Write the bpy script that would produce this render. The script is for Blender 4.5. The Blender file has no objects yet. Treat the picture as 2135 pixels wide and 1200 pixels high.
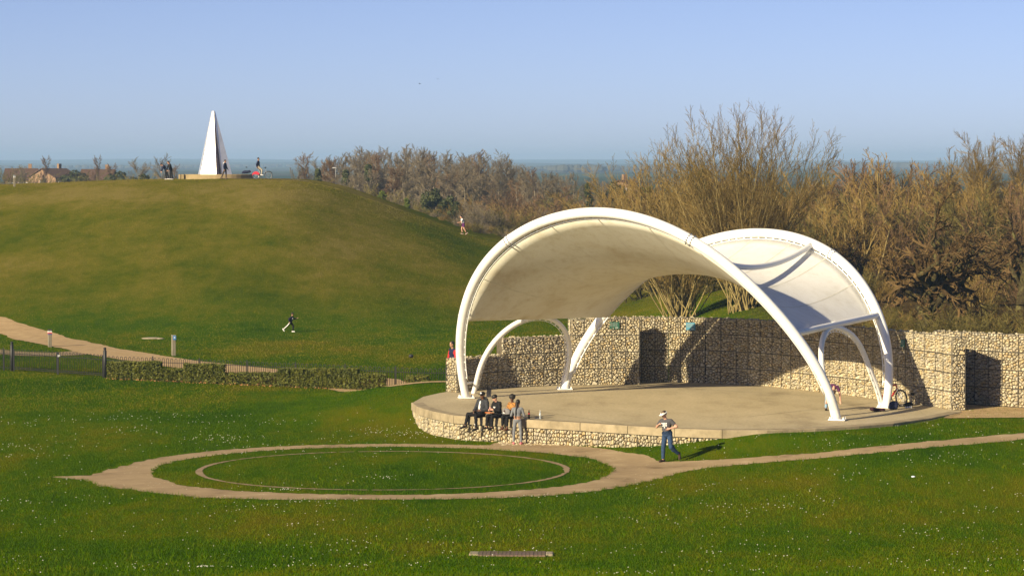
import bpy, bmesh, math, random
import numpy as np
from mathutils import Vector, Matrix
# ------------------------------------------------------------------ camera, sky, sun, exposure
SC = bpy.context.scene
COL = SC.collection
CAMZ = 10.4; FPX = 6000.0; CX = 1067.5; CY = 600.0
TH = math.atan(260.0 / FPX)
cam = bpy.data.cameras.new('camera'); camo = bpy.data.objects.new('camera', cam); COL.objects.link(camo)
camo.location = (0, 0, CAMZ); camo.rotation_euler = (math.pi / 2 - TH, 0, 0)
cam.sensor_width = 36.0; cam.sensor_fit = 'HORIZONTAL'; cam.lens = 36.0 * FPX / 2135.0
cam.clip_start = 0.5; cam.clip_end = 60000
SC.camera = camo
SUN_EL = math.radians(22.4)
SUN_AZ = math.radians(224)          # compass style, clockwise from +Y: the sun stands behind the camera to the west
world = bpy.data.worlds.new('World'); SC.world = world; world.use_nodes = True
wn = world.node_tree.nodes; wl = world.node_tree.links
bg = wn['Background']
sky = wn.new('ShaderNodeTexSky'); sky.sky_type = 'NISHITA'; sky.sun_disc = False
sky.sun_elevation = SUN_EL; sky.sun_rotation = SUN_AZ
sky.altitude = 100; sky.air_density = 0.45; sky.dust_density = 0.42; sky.ozone_density = 2.0
wb = wn.new('ShaderNodeMix'); wb.data_type = 'RGBA'; wb.blend_type = 'MULTIPLY'; wb.inputs[0].default_value = 1.0
wb.inputs[7].default_value = (1.08, 0.945, 1.05, 1)      # white balance of the whole sky, even in every direction
wl.new(sky.outputs[0], wb.inputs[6]); wl.new(wb.outputs[2], bg.inputs[0]); bg.inputs[1].default_value = 0.0635
sl = bpy.data.lights.new('sun', 'SUN'); slo = bpy.data.objects.new('sun', sl); COL.objects.link(slo)
sl.energy = 5.0; sl.angle = math.radians(0.55); sl.color = (1.0, 0.84, 0.55)
LD = Vector((math.sin(SUN_AZ + math.pi) * math.cos(SUN_EL), math.cos(SUN_AZ + math.pi) * math.cos(SUN_EL), -math.sin(SUN_EL)))
slo.rotation_euler = LD.to_track_quat('-Z', 'Y').to_euler(); slo.location = (-60, -60, 60)
SC.view_settings.view_transform = 'Standard'; SC.view_settings.look = 'None'
SC.view_settings.exposure = 0.82; SC.view_settings.gamma = 1.0; SC.view_settings.use_curve_mapping = False
SC.render.engine = 'CYCLES'
SC.cycles.max_bounces = 6; SC.cycles.volume_bounces = 1; SC.cycles.transparent_max_bounces = 8
SC.cycles.use_denoising = True

# ------------------------------------------------------------------ helpers
rng = np.random.default_rng(7)
random.seed(7)
CT, ST = math.cos(TH), math.sin(TH)
def ray(px, py):
    a = (px - CX) / FPX; b = (CY - py) / FPX
    return np.array([a, CT + b * ST, -ST + b * CT])
def PZ(px, py, z):
    d = ray(px, py); t = (z - CAMZ) / d[2]
    return np.array([d[0] * t, d[1] * t, z])
def PD(px, py, D):
    d = ray(px, py); t = D / d[1]
    return np.array([d[0] * t, D, CAMZ + d[2] * t])
def sm(a, b, t):
    t = np.clip((np.asarray(t, float) - a) / (b - a), 0, 1); return t * t * (3 - 2 * t)
def unit(v):
    v = np.asarray(v, float); return v / (np.linalg.norm(v) + 1e-12)

def setp(o, label=None, cat=None, group=None, kind=None):
    if label: o['label'] = label
    if cat: o['category'] = cat
    if group: o['group'] = group
    if kind: o['kind'] = kind
    return o
def empty(name, loc=(0, 0, 0), rz=0, label=None, cat=None, group=None):
    o = bpy.data.objects.new(name, None); COL.objects.link(o); o.location = loc; o.rotation_euler = (0, 0, rz)
    o.empty_display_size = 0.2
    return setp(o, label, cat, group)
def link(name, me, parent=None, mats=()):
    for m in mats: me.materials.append(m)
    o = bpy.data.objects.new(name, me); COL.objects.link(o)
    if parent: o.parent = parent
    return o
def mesh_np(name, V, F, smooth=False, midx=None):
    """V (n,3); F list/array of faces (constant or mixed size)"""
    me = bpy.data.meshes.new(name)
    V = np.asarray(V, np.float32)
    if isinstance(F, np.ndarray):
        n, k = F.shape; flat = F.astype(np.int32).ravel(); starts = np.arange(0, n * k, k, dtype=np.int32)
    else:
        n = len(F); ln = np.array([len(f) for f in F], np.int32)
        flat = np.array([i for f in F for i in f], np.int32); starts = np.concatenate([[0], np.cumsum(ln)[:-1]]).astype(np.int32)
    me.vertices.add(len(V)); me.vertices.foreach_set('co', V.ravel())
    me.loops.add(len(flat)); me.loops.foreach_set('vertex_index', flat)
    me.polygons.add(n); me.polygons.foreach_set('loop_start', starts)
    if midx is not None: me.polygons.foreach_set('material_index', np.asarray(midx, np.int32))
    me.update(calc_edges=True); me.validate()
    me.polygons.foreach_set('use_smooth', np.full(len(me.polygons), bool(smooth)))
    return me
class MB:
    """collects shapes into one mesh"""
    def __init__(s): s.V = []; s.F = []; s.n = 0
    def add(s, V, F):
        V = np.asarray(V, float).reshape(-1, 3)
        s.V.append(V); s.F += [tuple(int(i) + s.n for i in f) for f in F]; s.n += len(V); return s
    def box(s, c, size, R=None, bev=0.0):
        sx, sy, sz = [q / 2 for q in size]
        if bev <= 0:
            v = np.array([[x, y, z] for x in (-sx, sx) for y in (-sy, sy) for z in (-sz, sz)])
            f = [(0, 1, 3, 2), (4, 6, 7, 5), (0, 4, 5, 1), (2, 3, 7, 6), (0, 2, 6, 4), (1, 5, 7, 3)]
        else:
            bm = bmesh.new(); bmesh.ops.create_cube(bm, size=1)
            for q in bm.verts: q.co = Vector((q.co.x * 2 * sx, q.co.y * 2 * sy, q.co.z * 2 * sz))
            bmesh.ops.bevel(bm, geom=bm.edges[:] , offset=bev, segments=2, affect='EDGES', profile=0.5)
            bm.verts.index_update()
            v = np.array([q.co[:] for q in bm.verts]); f = [tuple(q.index for q in p.verts) for p in bm.faces]; bm.free()
        if R is not None: v = v @ np.asarray(R).T
        return s.add(v + np.asarray(c), f)
    def tube(s, P, r, n=8, cap=True, closed=False):
        P = np.asarray(P, float); m = len(P); r = np.broadcast_to(np.asarray(r, float), (m,))
        T = np.gradient(P, axis=0) if not closed else np.roll(P, -1, 0) - np.roll(P, 1, 0)
        T = T / (np.linalg.norm(T, axis=1, keepdims=True) + 1e-12)
        ref = np.array([0, 0, 1.0]) if abs(T[0][2]) < 0.9 else np.array([1.0, 0, 0])
        u = unit(np.cross(T[0], ref)); V = []
        for i in range(m):
            u = unit(u - T[i] * np.dot(u, T[i])); w = np.cross(T[i], u)
            a = np.arange(n) * 2 * math.pi / n
            V.append(P[i] + r[i] * (np.cos(a)[:, None] * u + np.sin(a)[:, None] * w))
        V = np.concatenate(V); F = []
        for i in range(m if closed else m - 1):
            j = (i + 1) % m
            for k in range(n):
                F.append((i * n + k, i * n + (k + 1) % n, j * n + (k + 1) % n, j * n + k))
        if cap and not closed:
            F.append(tuple(range(n - 1, -1, -1))); F.append(tuple((m - 1) * n + k for k in range(n)))
        return s.add(V, F)
    def ball(s, c, rad, R=None, nu=10, nv=7):
        rad = np.broadcast_to(np.asarray(rad, float), (3,)); V = [[0, 0, -1.0]]
        for i in range(1, nv):
            a = -math.pi / 2 + math.pi * i / nv
            for k in range(nu):
                b = 2 * math.pi * k / nu; V.append([math.cos(a) * math.cos(b), math.cos(a) * math.sin(b), math.sin(a)])
        V.append([0, 0, 1.0]); V = np.array(V) * rad
        if R is not None: V = V @ np.asarray(R).T
        F = [(0, 1 + (k + 1) % nu, 1 + k) for k in range(nu)]
        for i in range(nv - 2):
            for k in range(nu):
                F.append((1 + i * nu + k, 1 + i * nu + (k + 1) % nu, 1 + (i + 1) * nu + (k + 1) % nu, 1 + (i + 1) * nu + k))
        t = len(V) - 1; F += [(t, 1 + (nv - 2) * nu + k, 1 + (nv - 2) * nu + (k + 1) % nu) for k in range(nu)]
        return s.add(V + np.asarray(c), F)
    def lathe(s, prof, c=(0, 0, 0), n=12, R=None):
        prof = np.array(prof, float); V = []; m = len(prof)
        for r_, z in prof:
            for k in range(n):
                a = 2 * math.pi * k / n; V.append([r_ * math.cos(a), r_ * math.sin(a), z])
        V = np.array(V)
        if R is not None: V = V @ np.asarray(R).T
        F = [(i * n + k, i * n + (k + 1) % n, (i + 1) * n + (k + 1) % n, (i + 1) * n + k) for i in range(m - 1) for k in range(n)]
        F.append(tuple(range(n - 1, -1, -1))); F.append(tuple((m - 1) * n + k for k in range(n)))
        return s.add(V + np.asarray(c), F)
    def mesh(s, name, smooth=False): return mesh_np(name, np.concatenate(s.V), s.F, smooth)
    def obj(s, name, mat, parent=None, smooth=False): return link(name, s.mesh(name, smooth), parent, [mat] if mat else [])

# ------------------------------------------------------------------ materials
MATS = {}
def nodes(name):
    m = bpy.data.materials.new(name); m.use_nodes = True; nt = m.node_tree
    return m, nt, nt.nodes['Principled BSDF'], nt.links
def ramp(nt, fac, cols, pos=None):
    r = nt.nodes.new('ShaderNodeValToRGB'); e = r.color_ramp.elements
    pos = pos or [i / max(1, len(cols) - 1) for i in range(len(cols))]
    while len(e) < len(cols): e.new(0.5)
    for i, (c, p) in enumerate(zip(cols, pos)): e[i].position = p; e[i].color = (*c, 1)
    nt.links.new(fac, r.inputs[0]); return r.outputs[0]
def noise(nt, co, scale, detail=4, rough=0.6, sc3=None):
    n = nt.nodes.new('ShaderNodeTexNoise'); n.inputs['Scale'].default_value = scale
    n.inputs['Detail'].default_value = detail; n.inputs['Roughness'].default_value = rough
    if sc3:
        mp = nt.nodes.new('ShaderNodeMapping'); mp.inputs['Scale'].default_value = sc3
        nt.links.new(co, mp.inputs['Vector']); co = mp.outputs[0]
    nt.links.new(co, n.inputs['Vector']); return n.outputs['Fac']
def math_(nt, op, a, b=None, clamp=False):
    n = nt.nodes.new('ShaderNodeMath'); n.operation = op; n.use_clamp = clamp
    for i, q in enumerate((a, b)):
        if q is None: continue
        if isinstance(q, (int, float)): n.inputs[i].default_value = q
        else: nt.links.new(q, n.inputs[i])
    return n.outputs[0]
def mixc(nt, f, a, b, mode='MIX'):
    n = nt.nodes.new('ShaderNodeMix'); n.data_type = 'RGBA'; n.blend_type = mode
    for k, q in ((0, f), (6, a), (7, b)):
        if isinstance(q, (int, float)): n.inputs[k].default_value = q
        elif isinstance(q, tuple): n.inputs[k].default_value = (*q, 1)
        else: nt.links.new(q, n.inputs[k])
    return n.outputs[2]
def bump(nt, bs, h, strength, dist):
    b = nt.nodes.new('ShaderNodeBump'); b.inputs['Strength'].default_value = strength; b.inputs['Distance'].default_value = dist
    nt.links.new(h, b.inputs['Height']); nt.links.new(b.outputs[0], bs.inputs['Normal'])
def pm(name, cols, scale=4, rough=0.7, bmp=0.0, bscale=None, metal=0, coord='Object', detail=4, sc3=None, bdist=0.02, spec=0.5, pos=None):
    if name in MATS: return MATS[name]
    m, nt, bs, L = nodes(name)
    tc = nt.nodes.new('ShaderNodeTexCoord'); geo = nt.nodes.new('ShaderNodeNewGeometry')
    co = geo.outputs['Position'] if coord == 'World' else tc.outputs[coord]
    if len(cols) == 1: cols = [tuple(c * 0.88 for c in cols[0]), tuple(min(1, c * 1.1) for c in cols[0])]; pos = [0.3, 0.7]
    if pos is None: pos = [0.28 + 0.44 * i / (len(cols) - 1) for i in range(len(cols))]
    L.new(ramp(nt, noise(nt, co, scale, detail, 0.6, sc3), cols, pos), bs.inputs['Base Color'])
    bs.inputs['Roughness'].default_value = rough; bs.inputs['Metallic'].default_value = metal
    bs.inputs['Specular IOR Level'].default_value = spec
    if bmp: bump(nt, bs, noise(nt, co, bscale or scale * 4, 3), bmp, bdist)
    MATS[name] = m; return m
def cloth(c, r=0.85): return pm('cloth_%02x%02x%02x' % tuple(int(255 * q) for q in c), [c], 14, r, 0.25, 40, bdist=0.006, spec=0.2)
def shiny(c, r=0.35): return pm('paint_%02x%02x%02x' % tuple(int(255 * q) for q in c), [c], 9, r, 0)

# ------------------------------------------------------------------ terrain
_cp = [(-1500, 420), (-900, 404), (-400, 397), (0, 386), (100, 383), (200, 379), (300, 375.5), (450, 374), (560, 375), (610, 377), (650, 382), (700, 394), (750, 411), (800, 428), (850, 446),
       (900, 462), (950, 480), (1000, 496), (1050, 508), (1100, 522), (1250, 560), (1400, 595), (1600, 612), (2200, 620), (4000, 620)]
CRX = np.array([(p[0] - CX) * 255 / 6000 for p in _cp]); CRZ = np.array([PD(p[0], p[1], 255)[2] for p in _cp])
_ph = rng.uniform(0, 6.28, (24,)); _dr = rng.normal(size=(24, 2))
def wob(x, y, s):
    x = np.asarray(x, float); y = np.asarray(y, float); o = 0
    for i in range(8):
        k = _dr[i] / s * (1 + 0.35 * i); o = o + np.sin(k[0] * x + k[1] * y + _ph[i]) / (1 + 0.35 * i)
    return o / 2.2
def H(x, y):
    x = np.asarray(x, float); y = np.asarray(y, float)
    s = (73.5 - y) / 3.0
    z = 0.108 * 3.0 * np.where(s > 20, s, np.log1p(np.exp(np.minimum(s, 20))))
    # bank rising towards the right of the stage
    z = z + 0.86 * sm(3.5, 14.5, x) * sm(86, 103, y) * (1 - 0.6 * sm(122, 132, y))
    z = z + 0.42 * np.exp(-((x - 9.0) / 4.2) ** 2) * sm(99.5, 102.8, y) * (1 - sm(106, 112, y))
    # bank at the left end of the stage
    z = z + 0.86 * sm(110.5, 117.5, y) * (1 - sm(125.5, 131, y)) * np.where(x < -3, np.exp(-((x + 3) / 4.5) ** 2), 1) * (1 - sm(3, 9, x))
    # low swells in the right foreground
    z = z + 0.5 * sm(2, 22, x) * np.exp(-((y - 90) / 7) ** 2) * 0.5 + 0.05 * wob(x, y, 9) * sm(10, 60, y) * (1 - sm(88, 94, y))
    lim = 0.80
    z = np.where((y > 99) & (y < 127) & (x > 0), np.minimum(z, lim + 0.06 * sm(14, 17, x)), z)
    # hill with the light pyramid
    y0 = 176 + 6 * np.sin(x * 0.06) + 10 * sm(-10, 10, x)
    t = np.clip((y - y0) / (252 - y0), 0, 1); S = 0.72 * t * t * (3 - 2 * t) + 0.28 * t
    back = 1 - sm(272, 335, y)
    c = np.interp(x, CRX, CRZ)
    hill = c * S
    hill = np.where(y > 255, c * back + 2.2 * (1 - back), hill)
    z = z + np.where(y > 150, hill, 0)
    z = z + 2.0 * sm(128, 150, y) * sm(6, 16, x) * (1 - sm(200, 250, y))
    # far country
    f = sm(430, 1400, y)
    z = z * (1 - f) + f * (0.3 + 1.2 * wob(x, y, 260))
    z = z + sm(3500, 7600, y) * (9.0 + 5 * wob(x, y, 900)) + 9 * sm(7600, 10500, y)
    z = z + 0.06 * wob(x, y, 6.5) * sm(140, 175, y)
    return z
def T(px, py, off=0.0):
    """first point of the ground on a pixel's ray"""
    d = ray(px, py); ts = np.concatenate([np.arange(60, 340, 0.25), np.arange(340, 9000, 20)])
    zz = CAMZ + d[2] * ts / d[1] * 1.0
    X = d[0] / d[1] * ts; g = H(X, ts) + off
    i = int(np.argmax(zz <= g))
    lo, hi = ts[max(0, i - 1)], ts[i]
    for _ in range(30):
        mid = (lo + hi) / 2
        if CAMZ + d[2] / d[1] * mid <= float(H(d[0] / d[1] * mid, mid)) + off: hi = mid
        else: lo = mid
    return np.array([d[0] / d[1] * hi, hi, float(H(d[0] / d[1] * hi, hi))])

# ground sheet
ys = np.concatenate([np.arange(-40, 64, 4), np.arange(64, 86, 0.6), np.arange(86, 136, 0.42), np.arange(136, 275, 0.9), np.arange(275, 440, 4), np.geomspace(440, 11000, 60)])
us = np.concatenate([np.linspace(-1, -0.42, 40)[:-1], np.linspace(-0.42, 0.42, 300), np.linspace(0.42, 1, 40)[1:]])
YY, UU = np.meshgrid(ys, us, indexing='ij'); XX = UU * (52 + 0.52 * np.maximum(YY, 0))
ZZ = H(XX, YY)
nr, nc = XX.shape
idx = np.arange(nr * nc).reshape(nr, nc)
F = np.stack([idx[:-1, :-1], idx[:-1, 1:], idx[1:, 1:], idx[1:, :-1]], -1).reshape(-1, 4)
gme = mesh_np('ground', np.stack([XX, YY, ZZ], -1).reshape(-1, 3), F, True)
hillf = sm(176, 200, YY) * (1 - sm(300, 330, YY)) * (1 - 0.5 * sm(8, 20, XX))
wood = np.maximum(sm(282, 300, YY), sm(132, 142, YY) * sm(11, 17, XX)) * (1 - sm(480, 700, YY))
wood = np.maximum(wood, sm(185, 215, YY) * sm(5, 14, XX) * (1 - sm(480, 700, YY)))
farf = sm(480, 900, YY)
straw = np.clip(hillf * (sm(4.6, 8.0, ZZ + 0.9 * wob(XX, YY, 14)) + 0.75 * np.exp(-((XX + 12) / 9) ** 2) * np.exp(-((YY - 222 + 0.5 * (XX + 12)) / 12) ** 2)), 0, 1) + 0.55 * np.exp(-((XX + 9) / 8) ** 2) * np.exp(-((YY - 163) / 7) ** 2) + 0.75 * sm(2, 14, XX) * np.exp(-((YY - 84) / 7) ** 2) + 0.65 * np.exp(-((XX + 7) / 9) ** 2) * np.exp(-((YY - 82.5) / 4) ** 2)
for nm, arr in (('hill', hillf), ('wood', wood), ('far', farf), ('straw', straw)):
    a = gme.attributes.new(nm, 'FLOAT', 'POINT'); a.data.foreach_set('value', arr.astype(np.float32).ravel())
def attr(nt, nm):
    a = nt.nodes.new('ShaderNodeAttribute'); a.attribute_name = nm; return a.outputs['Fac']
def grass_mat():
    m, nt, bs, L = nodes('grass_ground')
    geo = nt.nodes.new('ShaderNodeNewGeometry'); co = geo.outputs['Position']
    n1 = math_(nt, 'MULTIPLY_ADD', noise(nt, co, 0.16, 6, 0.66, (0.75, 0.38, 1)), 2.0); n1.node.inputs[2].default_value = -0.5; n2 = noise(nt, co, 1.0, 8, 0.72, (1, 0.32, 1)); n3 = noise(nt, co, 22, 3, 0.7)
    v = math_(nt, 'ADD', math_(nt, 'MULTIPLY', n1, 0.50), math_(nt, 'ADD', math_(nt, 'MULTIPLY', n2, 0.52), math_(nt, 'MULTIPLY', n3, 0.16)))
    v = math_(nt, 'ADD', v, math_(nt, 'SUBTRACT', math_(nt, 'MULTIPLY', attr(nt, 'straw'), 0.15), 0.03))
    lawn = ramp(nt, v, [(0.025, 0.068, 0.0), (0.050, 0.100, 0.0), (0.094, 0.112, 0.001), (0.130, 0.108, 0.006)], [0.36, 0.53, 0.68, 0.86])
    dry = ramp(nt, v, [(0.050, 0.080, 0.0), (0.092, 0.104, 0.002), (0.142, 0.128, 0.012), (0.205, 0.165, 0.04)], [0.36, 0.53, 0.68, 0.86])
    c = mixc(nt, attr(nt, 'hill'), lawn, dry)
    w = ramp(nt, n2, [(0.045, 0.032, 0.014), (0.10, 0.068, 0.028), (0.11, 0.10, 0.03)], [0.35, 0.55, 0.75])
    c = mixc(nt, attr(nt, 'wood'), c, w)
    vor = nt.nodes.new('ShaderNodeTexVoronoi'); vor.inputs['Scale'].default_value = 0.0042; L.new(co, vor.inputs['Vector'])
    sep = nt.nodes.new('ShaderNodeSeparateColor'); L.new(vor.outputs['Color'], sep.inputs[0])
    fc = ramp(nt, sep.outputs[0], [(0.025, 0.05, 0.018), (0.05, 0.08, 0.025), (0.06, 0.065, 0.03), (0.025, 0.035, 0.018)])
    c = mixc(nt, attr(nt, 'far'), c, fc)
    L.new(c, bs.inputs['Base Color']); bs.inputs['Roughness'].default_value = 1.0; bs.inputs['Specular IOR Level'].default_value = 0.0
    h = math_(nt, 'ADD', math_(nt, 'MULTIPLY', n3, 0.5), math_(nt, 'MULTIPLY', n2, 1.2))
    bump(nt, bs, h, 0.75, 0.10)
    return m
ground = link('ground', gme, None, [grass_mat()])
setp(ground, 'rolling green parkland lawn rising to a dry grassy hill', 'ground', kind='structure')

# marching squares: a sheet on the ground wherever sdf(x, y) < 0
def sheet(name, sdf, x0, x1, y0, y1, step, off, mat, zf=None):
    xs = np.arange(x0, x1 + step, step); yy = np.arange(y0, y1 + step, step)
    X, Y = np.meshgrid(xs, yy, indexing='ij'); D = sdf(X, Y)
    vid = {}; V = []; Fc = []
    def vert(key, x, y):
        if key not in vid: vid[key] = len(V); V.append((x, y))
        return vid[key]
    ins = D < 0
    act = np.argwhere(ins[:-1, :-1] | ins[1:, :-1] | ins[1:, 1:] | ins[:-1, 1:])
    for i, j in act:
        cs = [(i, j), (i + 1, j), (i + 1, j + 1), (i, j + 1)]; poly = []
        for k in range(4):
            a, b = cs[k], cs[(k + 1) % 4]; da, db = D[a], D[b]
            if da < 0: poly.append(vert(a, xs[a[0]], yy[a[1]]))
            if (da < 0) != (db < 0):
                t = da / (da - db); key = (min(a, b), max(a, b))
                poly.append(vert(key, xs[a[0]] + t * (xs[b[0]] - xs[a[0]]), yy[a[1]] + t * (yy[b[1]] - yy[a[1]])))
        if len(poly) >= 3: Fc.append(poly)
    V = np.array(V); Z = (zf or H)(V[:, 0], V[:, 1]) + off
    return link(name, mesh_np(name, np.column_stack([V, Z]), Fc, True), None, [mat])
def sd_poly(pts):
    pts = np.array(pts, float)[:, :2]
    def f(X, Y):
        d = np.full(X.shape, 1e9); s = np.zeros(X.shape, bool); n = len(pts)
        for i in range(n):
            a, b = pts[i], pts[(i + 1) % n]; e = b - a
            wx, wy = X - a[0], Y - a[1]; t = np.clip((wx * e[0] + wy * e[1]) / (e @ e + 1e-12), 0, 1)
            d = np.minimum(d, np.hypot(wx - e[0] * t, wy - e[1] * t))
            c = ((a[1] > Y) != (b[1] > Y)) & (X < (b[0] - a[0]) * (Y - a[1]) / (b[1] - a[1] + 1e-12) + a[0]); s ^= c
        return np.where(s, -d, d)
    return f
def sd_line(pts, w):
    pts = np.array(pts, float)[:, :2]; w = np.broadcast_to(np.asarray(w, float), (len(pts),))
    def f(X, Y):
        d = np.full(X.shape, 1e9)
        for i in range(len(pts) - 1):
            a, b = pts[i], pts[i + 1]; e = b - a
            wx, wy = X - a[0], Y - a[1]; t = np.clip((wx * e[0] + wy * e[1]) / (e @ e + 1e-12), 0, 1)
            d = np.minimum(d, np.hypot(wx - e[0] * t, wy - e[1] * t) - (w[i] + (w[i + 1] - w[i]) * t))
        return d
    return f
def rag(X, Y, s=0.9, a=0.08): return a * wob(X, Y, s * 0.35) + a * 0.7 * wob(Y, X, s * 0.11)

# ------------------------------------------------------------------ paths
RC = np.array([-4.36, 97.4]); R1 = 7.82; R2 = 6.25
gravel = pm('path_gravel', [(0.20, 0.14, 0.075), (0.33, 0.24, 0.135), (0.38, 0.28, 0.16), (0.47, 0.36, 0.22)], 0.7, 0.95, 0.5, 30, coord='World', detail=8, bdist=0.015, spec=0.15)
sand = pm('sandy_gravel', [(0.34, 0.235, 0.115), (0.44, 0.31, 0.16), (0.52, 0.38, 0.21)], 1.6, 0.95, 0.5, 26, coord='World', detail=7, bdist=0.015, spec=0.15)
greyp = pm('grey_path', [(0.24, 0.175, 0.10), (0.34, 0.255, 0.155)], 1.5, 0.95, 0.4, 20, coord='World', detail=6, spec=0.15)
junction = [T(*p)[:2] for p in [(1010, 931), (1035, 922), (1060, 917), (1100, 922), (1185, 928), (1250, 934), (1310, 942), (1350, 951), (1385, 962), (1450, 961), (1560, 954), (1700, 944), (1860, 928), (2000, 914), (2300, 893),
                                (2300, 903), (2000, 927), (1860, 941), (1700, 956), (1560, 967), (1480, 974), (1420, 984), (1380, 996), (1320, 1009), (1240, 1024), (1150, 1033), (1040, 1038.5), (900, 1041), (900, 1036), (1100, 1025), (1250, 1000), (1262, 975), (1230, 950), (1150, 938)]]
ltip = [T(*p)[:2] for p in [(92, 994), (190, 991), (225, 978), (330, 955), (420, 943), (560, 934), (700, 928.5), (700, 940), (420, 975), (400, 1010), (560, 1030), (700, 1036), (700, 1041), (560, 1040.5), (420, 1037), (300, 1025.5), (205, 1012), (180, 999)]]
f_j = sd_poly(junction); f_t = sd_poly(ltip)
def sd_arena(X, Y):
    r = np.hypot(X - RC[0], Y - RC[1]); ring = np.maximum(r - 9.05, R1 - r)
    u = np.minimum(np.minimum(ring, f_j(X, Y)), f_t(X, Y))
    return np.maximum(u, R1 - r) + rag(X, Y, .9, .12)
path = sheet('path', sd_arena, -20, 26, 86, 112, 0.16, 0.012, gravel)
setp(path, 'tan gravel path ringing the round lawn before the stage', 'path', kind='structure')
ring = sheet('paving_ring', lambda X, Y: np.maximum(np.hypot(X - RC[0], Y - RC[1]) - R2 - 0.08, R2 - 0.11 - np.hypot(X - RC[0], Y - RC[1])) + rag(X, Y, 0.6, 0.04) + 0.05 * np.clip(wob(X, Y, 1.6), 0, 2) * (X > RC[0]), -11.5, 3, 90.5, 104.3, 0.09, 0.014, greyp)
setp(ring, 'thin pale stone ring set in the round lawn', 'path', kind='structure')
hp_up = [(-220, 632), (0, 660), (100, 691), (180, 712), (250, 728), (400, 751), (560, 769), (700, 781), (830, 791), (960, 799)]
hp_lo = [(960, 812), (830, 808), (640, 800), (450, 778), (330, 762), (250, 750), (180, 738), (110, 723), (0, 697), (-220, 655)]
hpath = sheet('path', lambda X, Y: sd_poly([T(*p)[:2] for p in hp_up + hp_lo])(X, Y) + rag(X, Y, 1.5, 0.14), -48, 0, 125, 215, 0.42, 0.03, sand)
setp(hpath, 'broad sandy path curving along the foot of the hill', 'path', kind='structure')
gp = sheet('path', lambda X, Y: sd_poly([T(*p)[:2] for p in [(-150, 728), (0, 728.5), (40, 733), (110, 735.5), (160, 731), (200, 727), (235, 729), (205, 737), (150, 741), (90, 742.5), (30, 741), (0, 738), (-150, 737)]])(X, Y) + rag(X, Y, 1.5, 0.08), -36, -20, 146, 166, 0.25, 0.02, greyp)
setp(gp, 'narrow grey side path behind the gate', 'path', kind='structure')
tp = sheet('path', lambda X, Y: np.minimum(sd_line([(-75, 259), (-46, 258.5), (-33, 259)], 1.1)(X, Y), sd_line([(-25.5, 258), (-21.5, 257), (-19, 259)], 1.2)(X, Y)), -76, -17, 254, 262, 0.4, 0.05, greyp)
setp(tp, 'pale path running over the hilltop past the pyramid', 'path', kind='structure')

# ------------------------------------------------------------------ stage
SZ = 0.9
s_front = [(860, 839), (872, 848), (902, 857), (948, 866), (1020, 870.5), (1099, 874.5), (1211, 881), (1310, 887.5), (1407, 893), (1506, 896.5), (1600, 896.5), (1700, 893), (1790, 887.5), (1860, 882), (1940, 871), (2003, 858.5)]
SF = [PZ(x, y, SZ)[:2] for x, y in s_front]
SB = [np.array(q) for q in [(17.6, 112.6), (16.3, 115.2), (14.6, 118.0), (12.4, 121.2), (9.8, 124.4), (7, 125.6), (3, 124.6), (0, 123.0), (-2.3, 120.3), (-3.0, 118.9), (-3.62, 117.0)]]
def densify(P, n):
    P = np.array(P, float); d = np.r_[0, np.cumsum(np.linalg.norm(np.diff(P, axis=0), axis=1))]
    s = np.linspace(0, d[-1], n); return np.column_stack([np.interp(s, d, P[:, k]) for k in range(P.shape[1])])
SO = np.array(SF + SB)
conc_m, nt, bs, L = nodes('stage_concrete')
geo = nt.nodes.new('ShaderNodeNewGeometry'); co = geo.outputs['Position']
c1 = ramp(nt, noise(nt, co, 0.5, 8, 0.68, (0.8, 0.35, 1)), [(0.27, 0.215, 0.13), (0.45, 0.375, 0.235), (0.50, 0.42, 0.27), (0.59, 0.50, 0.335)], [0.26, 0.45, 0.58, 0.75])
c2 = ramp(nt, noise(nt, co, 9, 5, 0.7), [(0.72, 0.72, 0.72), (1, 1, 1)], [0.3, 0.6])
cc = mixc(nt, 1.0, c1, c2, 'MULTIPLY'); L.new(cc, bs.inputs['Base Color']); bs.inputs['Roughness'].default_value = 0.85
bs.inputs['Specular IOR Level'].default_value = 0.25
bump(nt, bs, noise(nt, co, 14, 4), 0.25, 0.02)
edge_m = pm('stage_edge_concrete', [(0.20, 0.165, 0.105), (0.31, 0.255, 0.165), (0.40, 0.33, 0.22)], 2.2, 0.9, 0.4, 18, coord='World', detail=7, spec=0.2)
stage = empty('stage', (6.8, 114, 0), 0, 'wide round concrete stage on a base of wired stones under the white canopy', 'stage')
off = np.array([6.8, 114, 0])
ctr = SO.mean(0)
def poly_slab(P, z0, z1, name, mat, parent, off):
    n = len(P); V = [(p[0], p[1], z) for z in (z0, z1) for p in P]
    Fq = [tuple(range(n, 2 * n))] + [tuple(range(n - 1, -1, -1))] + [(i, (i + 1) % n, n + (i + 1) % n, n + i) for i in range(n)]
    return link(name, mesh_np(name, np.array(V) - off, Fq), parent, [mat])
poly_slab(SO, 0.70, SZ, 'floor_slab', conc_m, stage, off)
lip = MB()
fr = np.array(SF)
nrm = []
for i in range(len(fr)):
    a, b = fr[max(0, i - 1)], fr[min(len(fr) - 1, i + 1)]; e = unit(b - a); nrm.append([e[1], -e[0]])
nrm = np.array(nrm)
inn = fr - nrm * 0.42; outp = fr + nrm * 0.05
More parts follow.
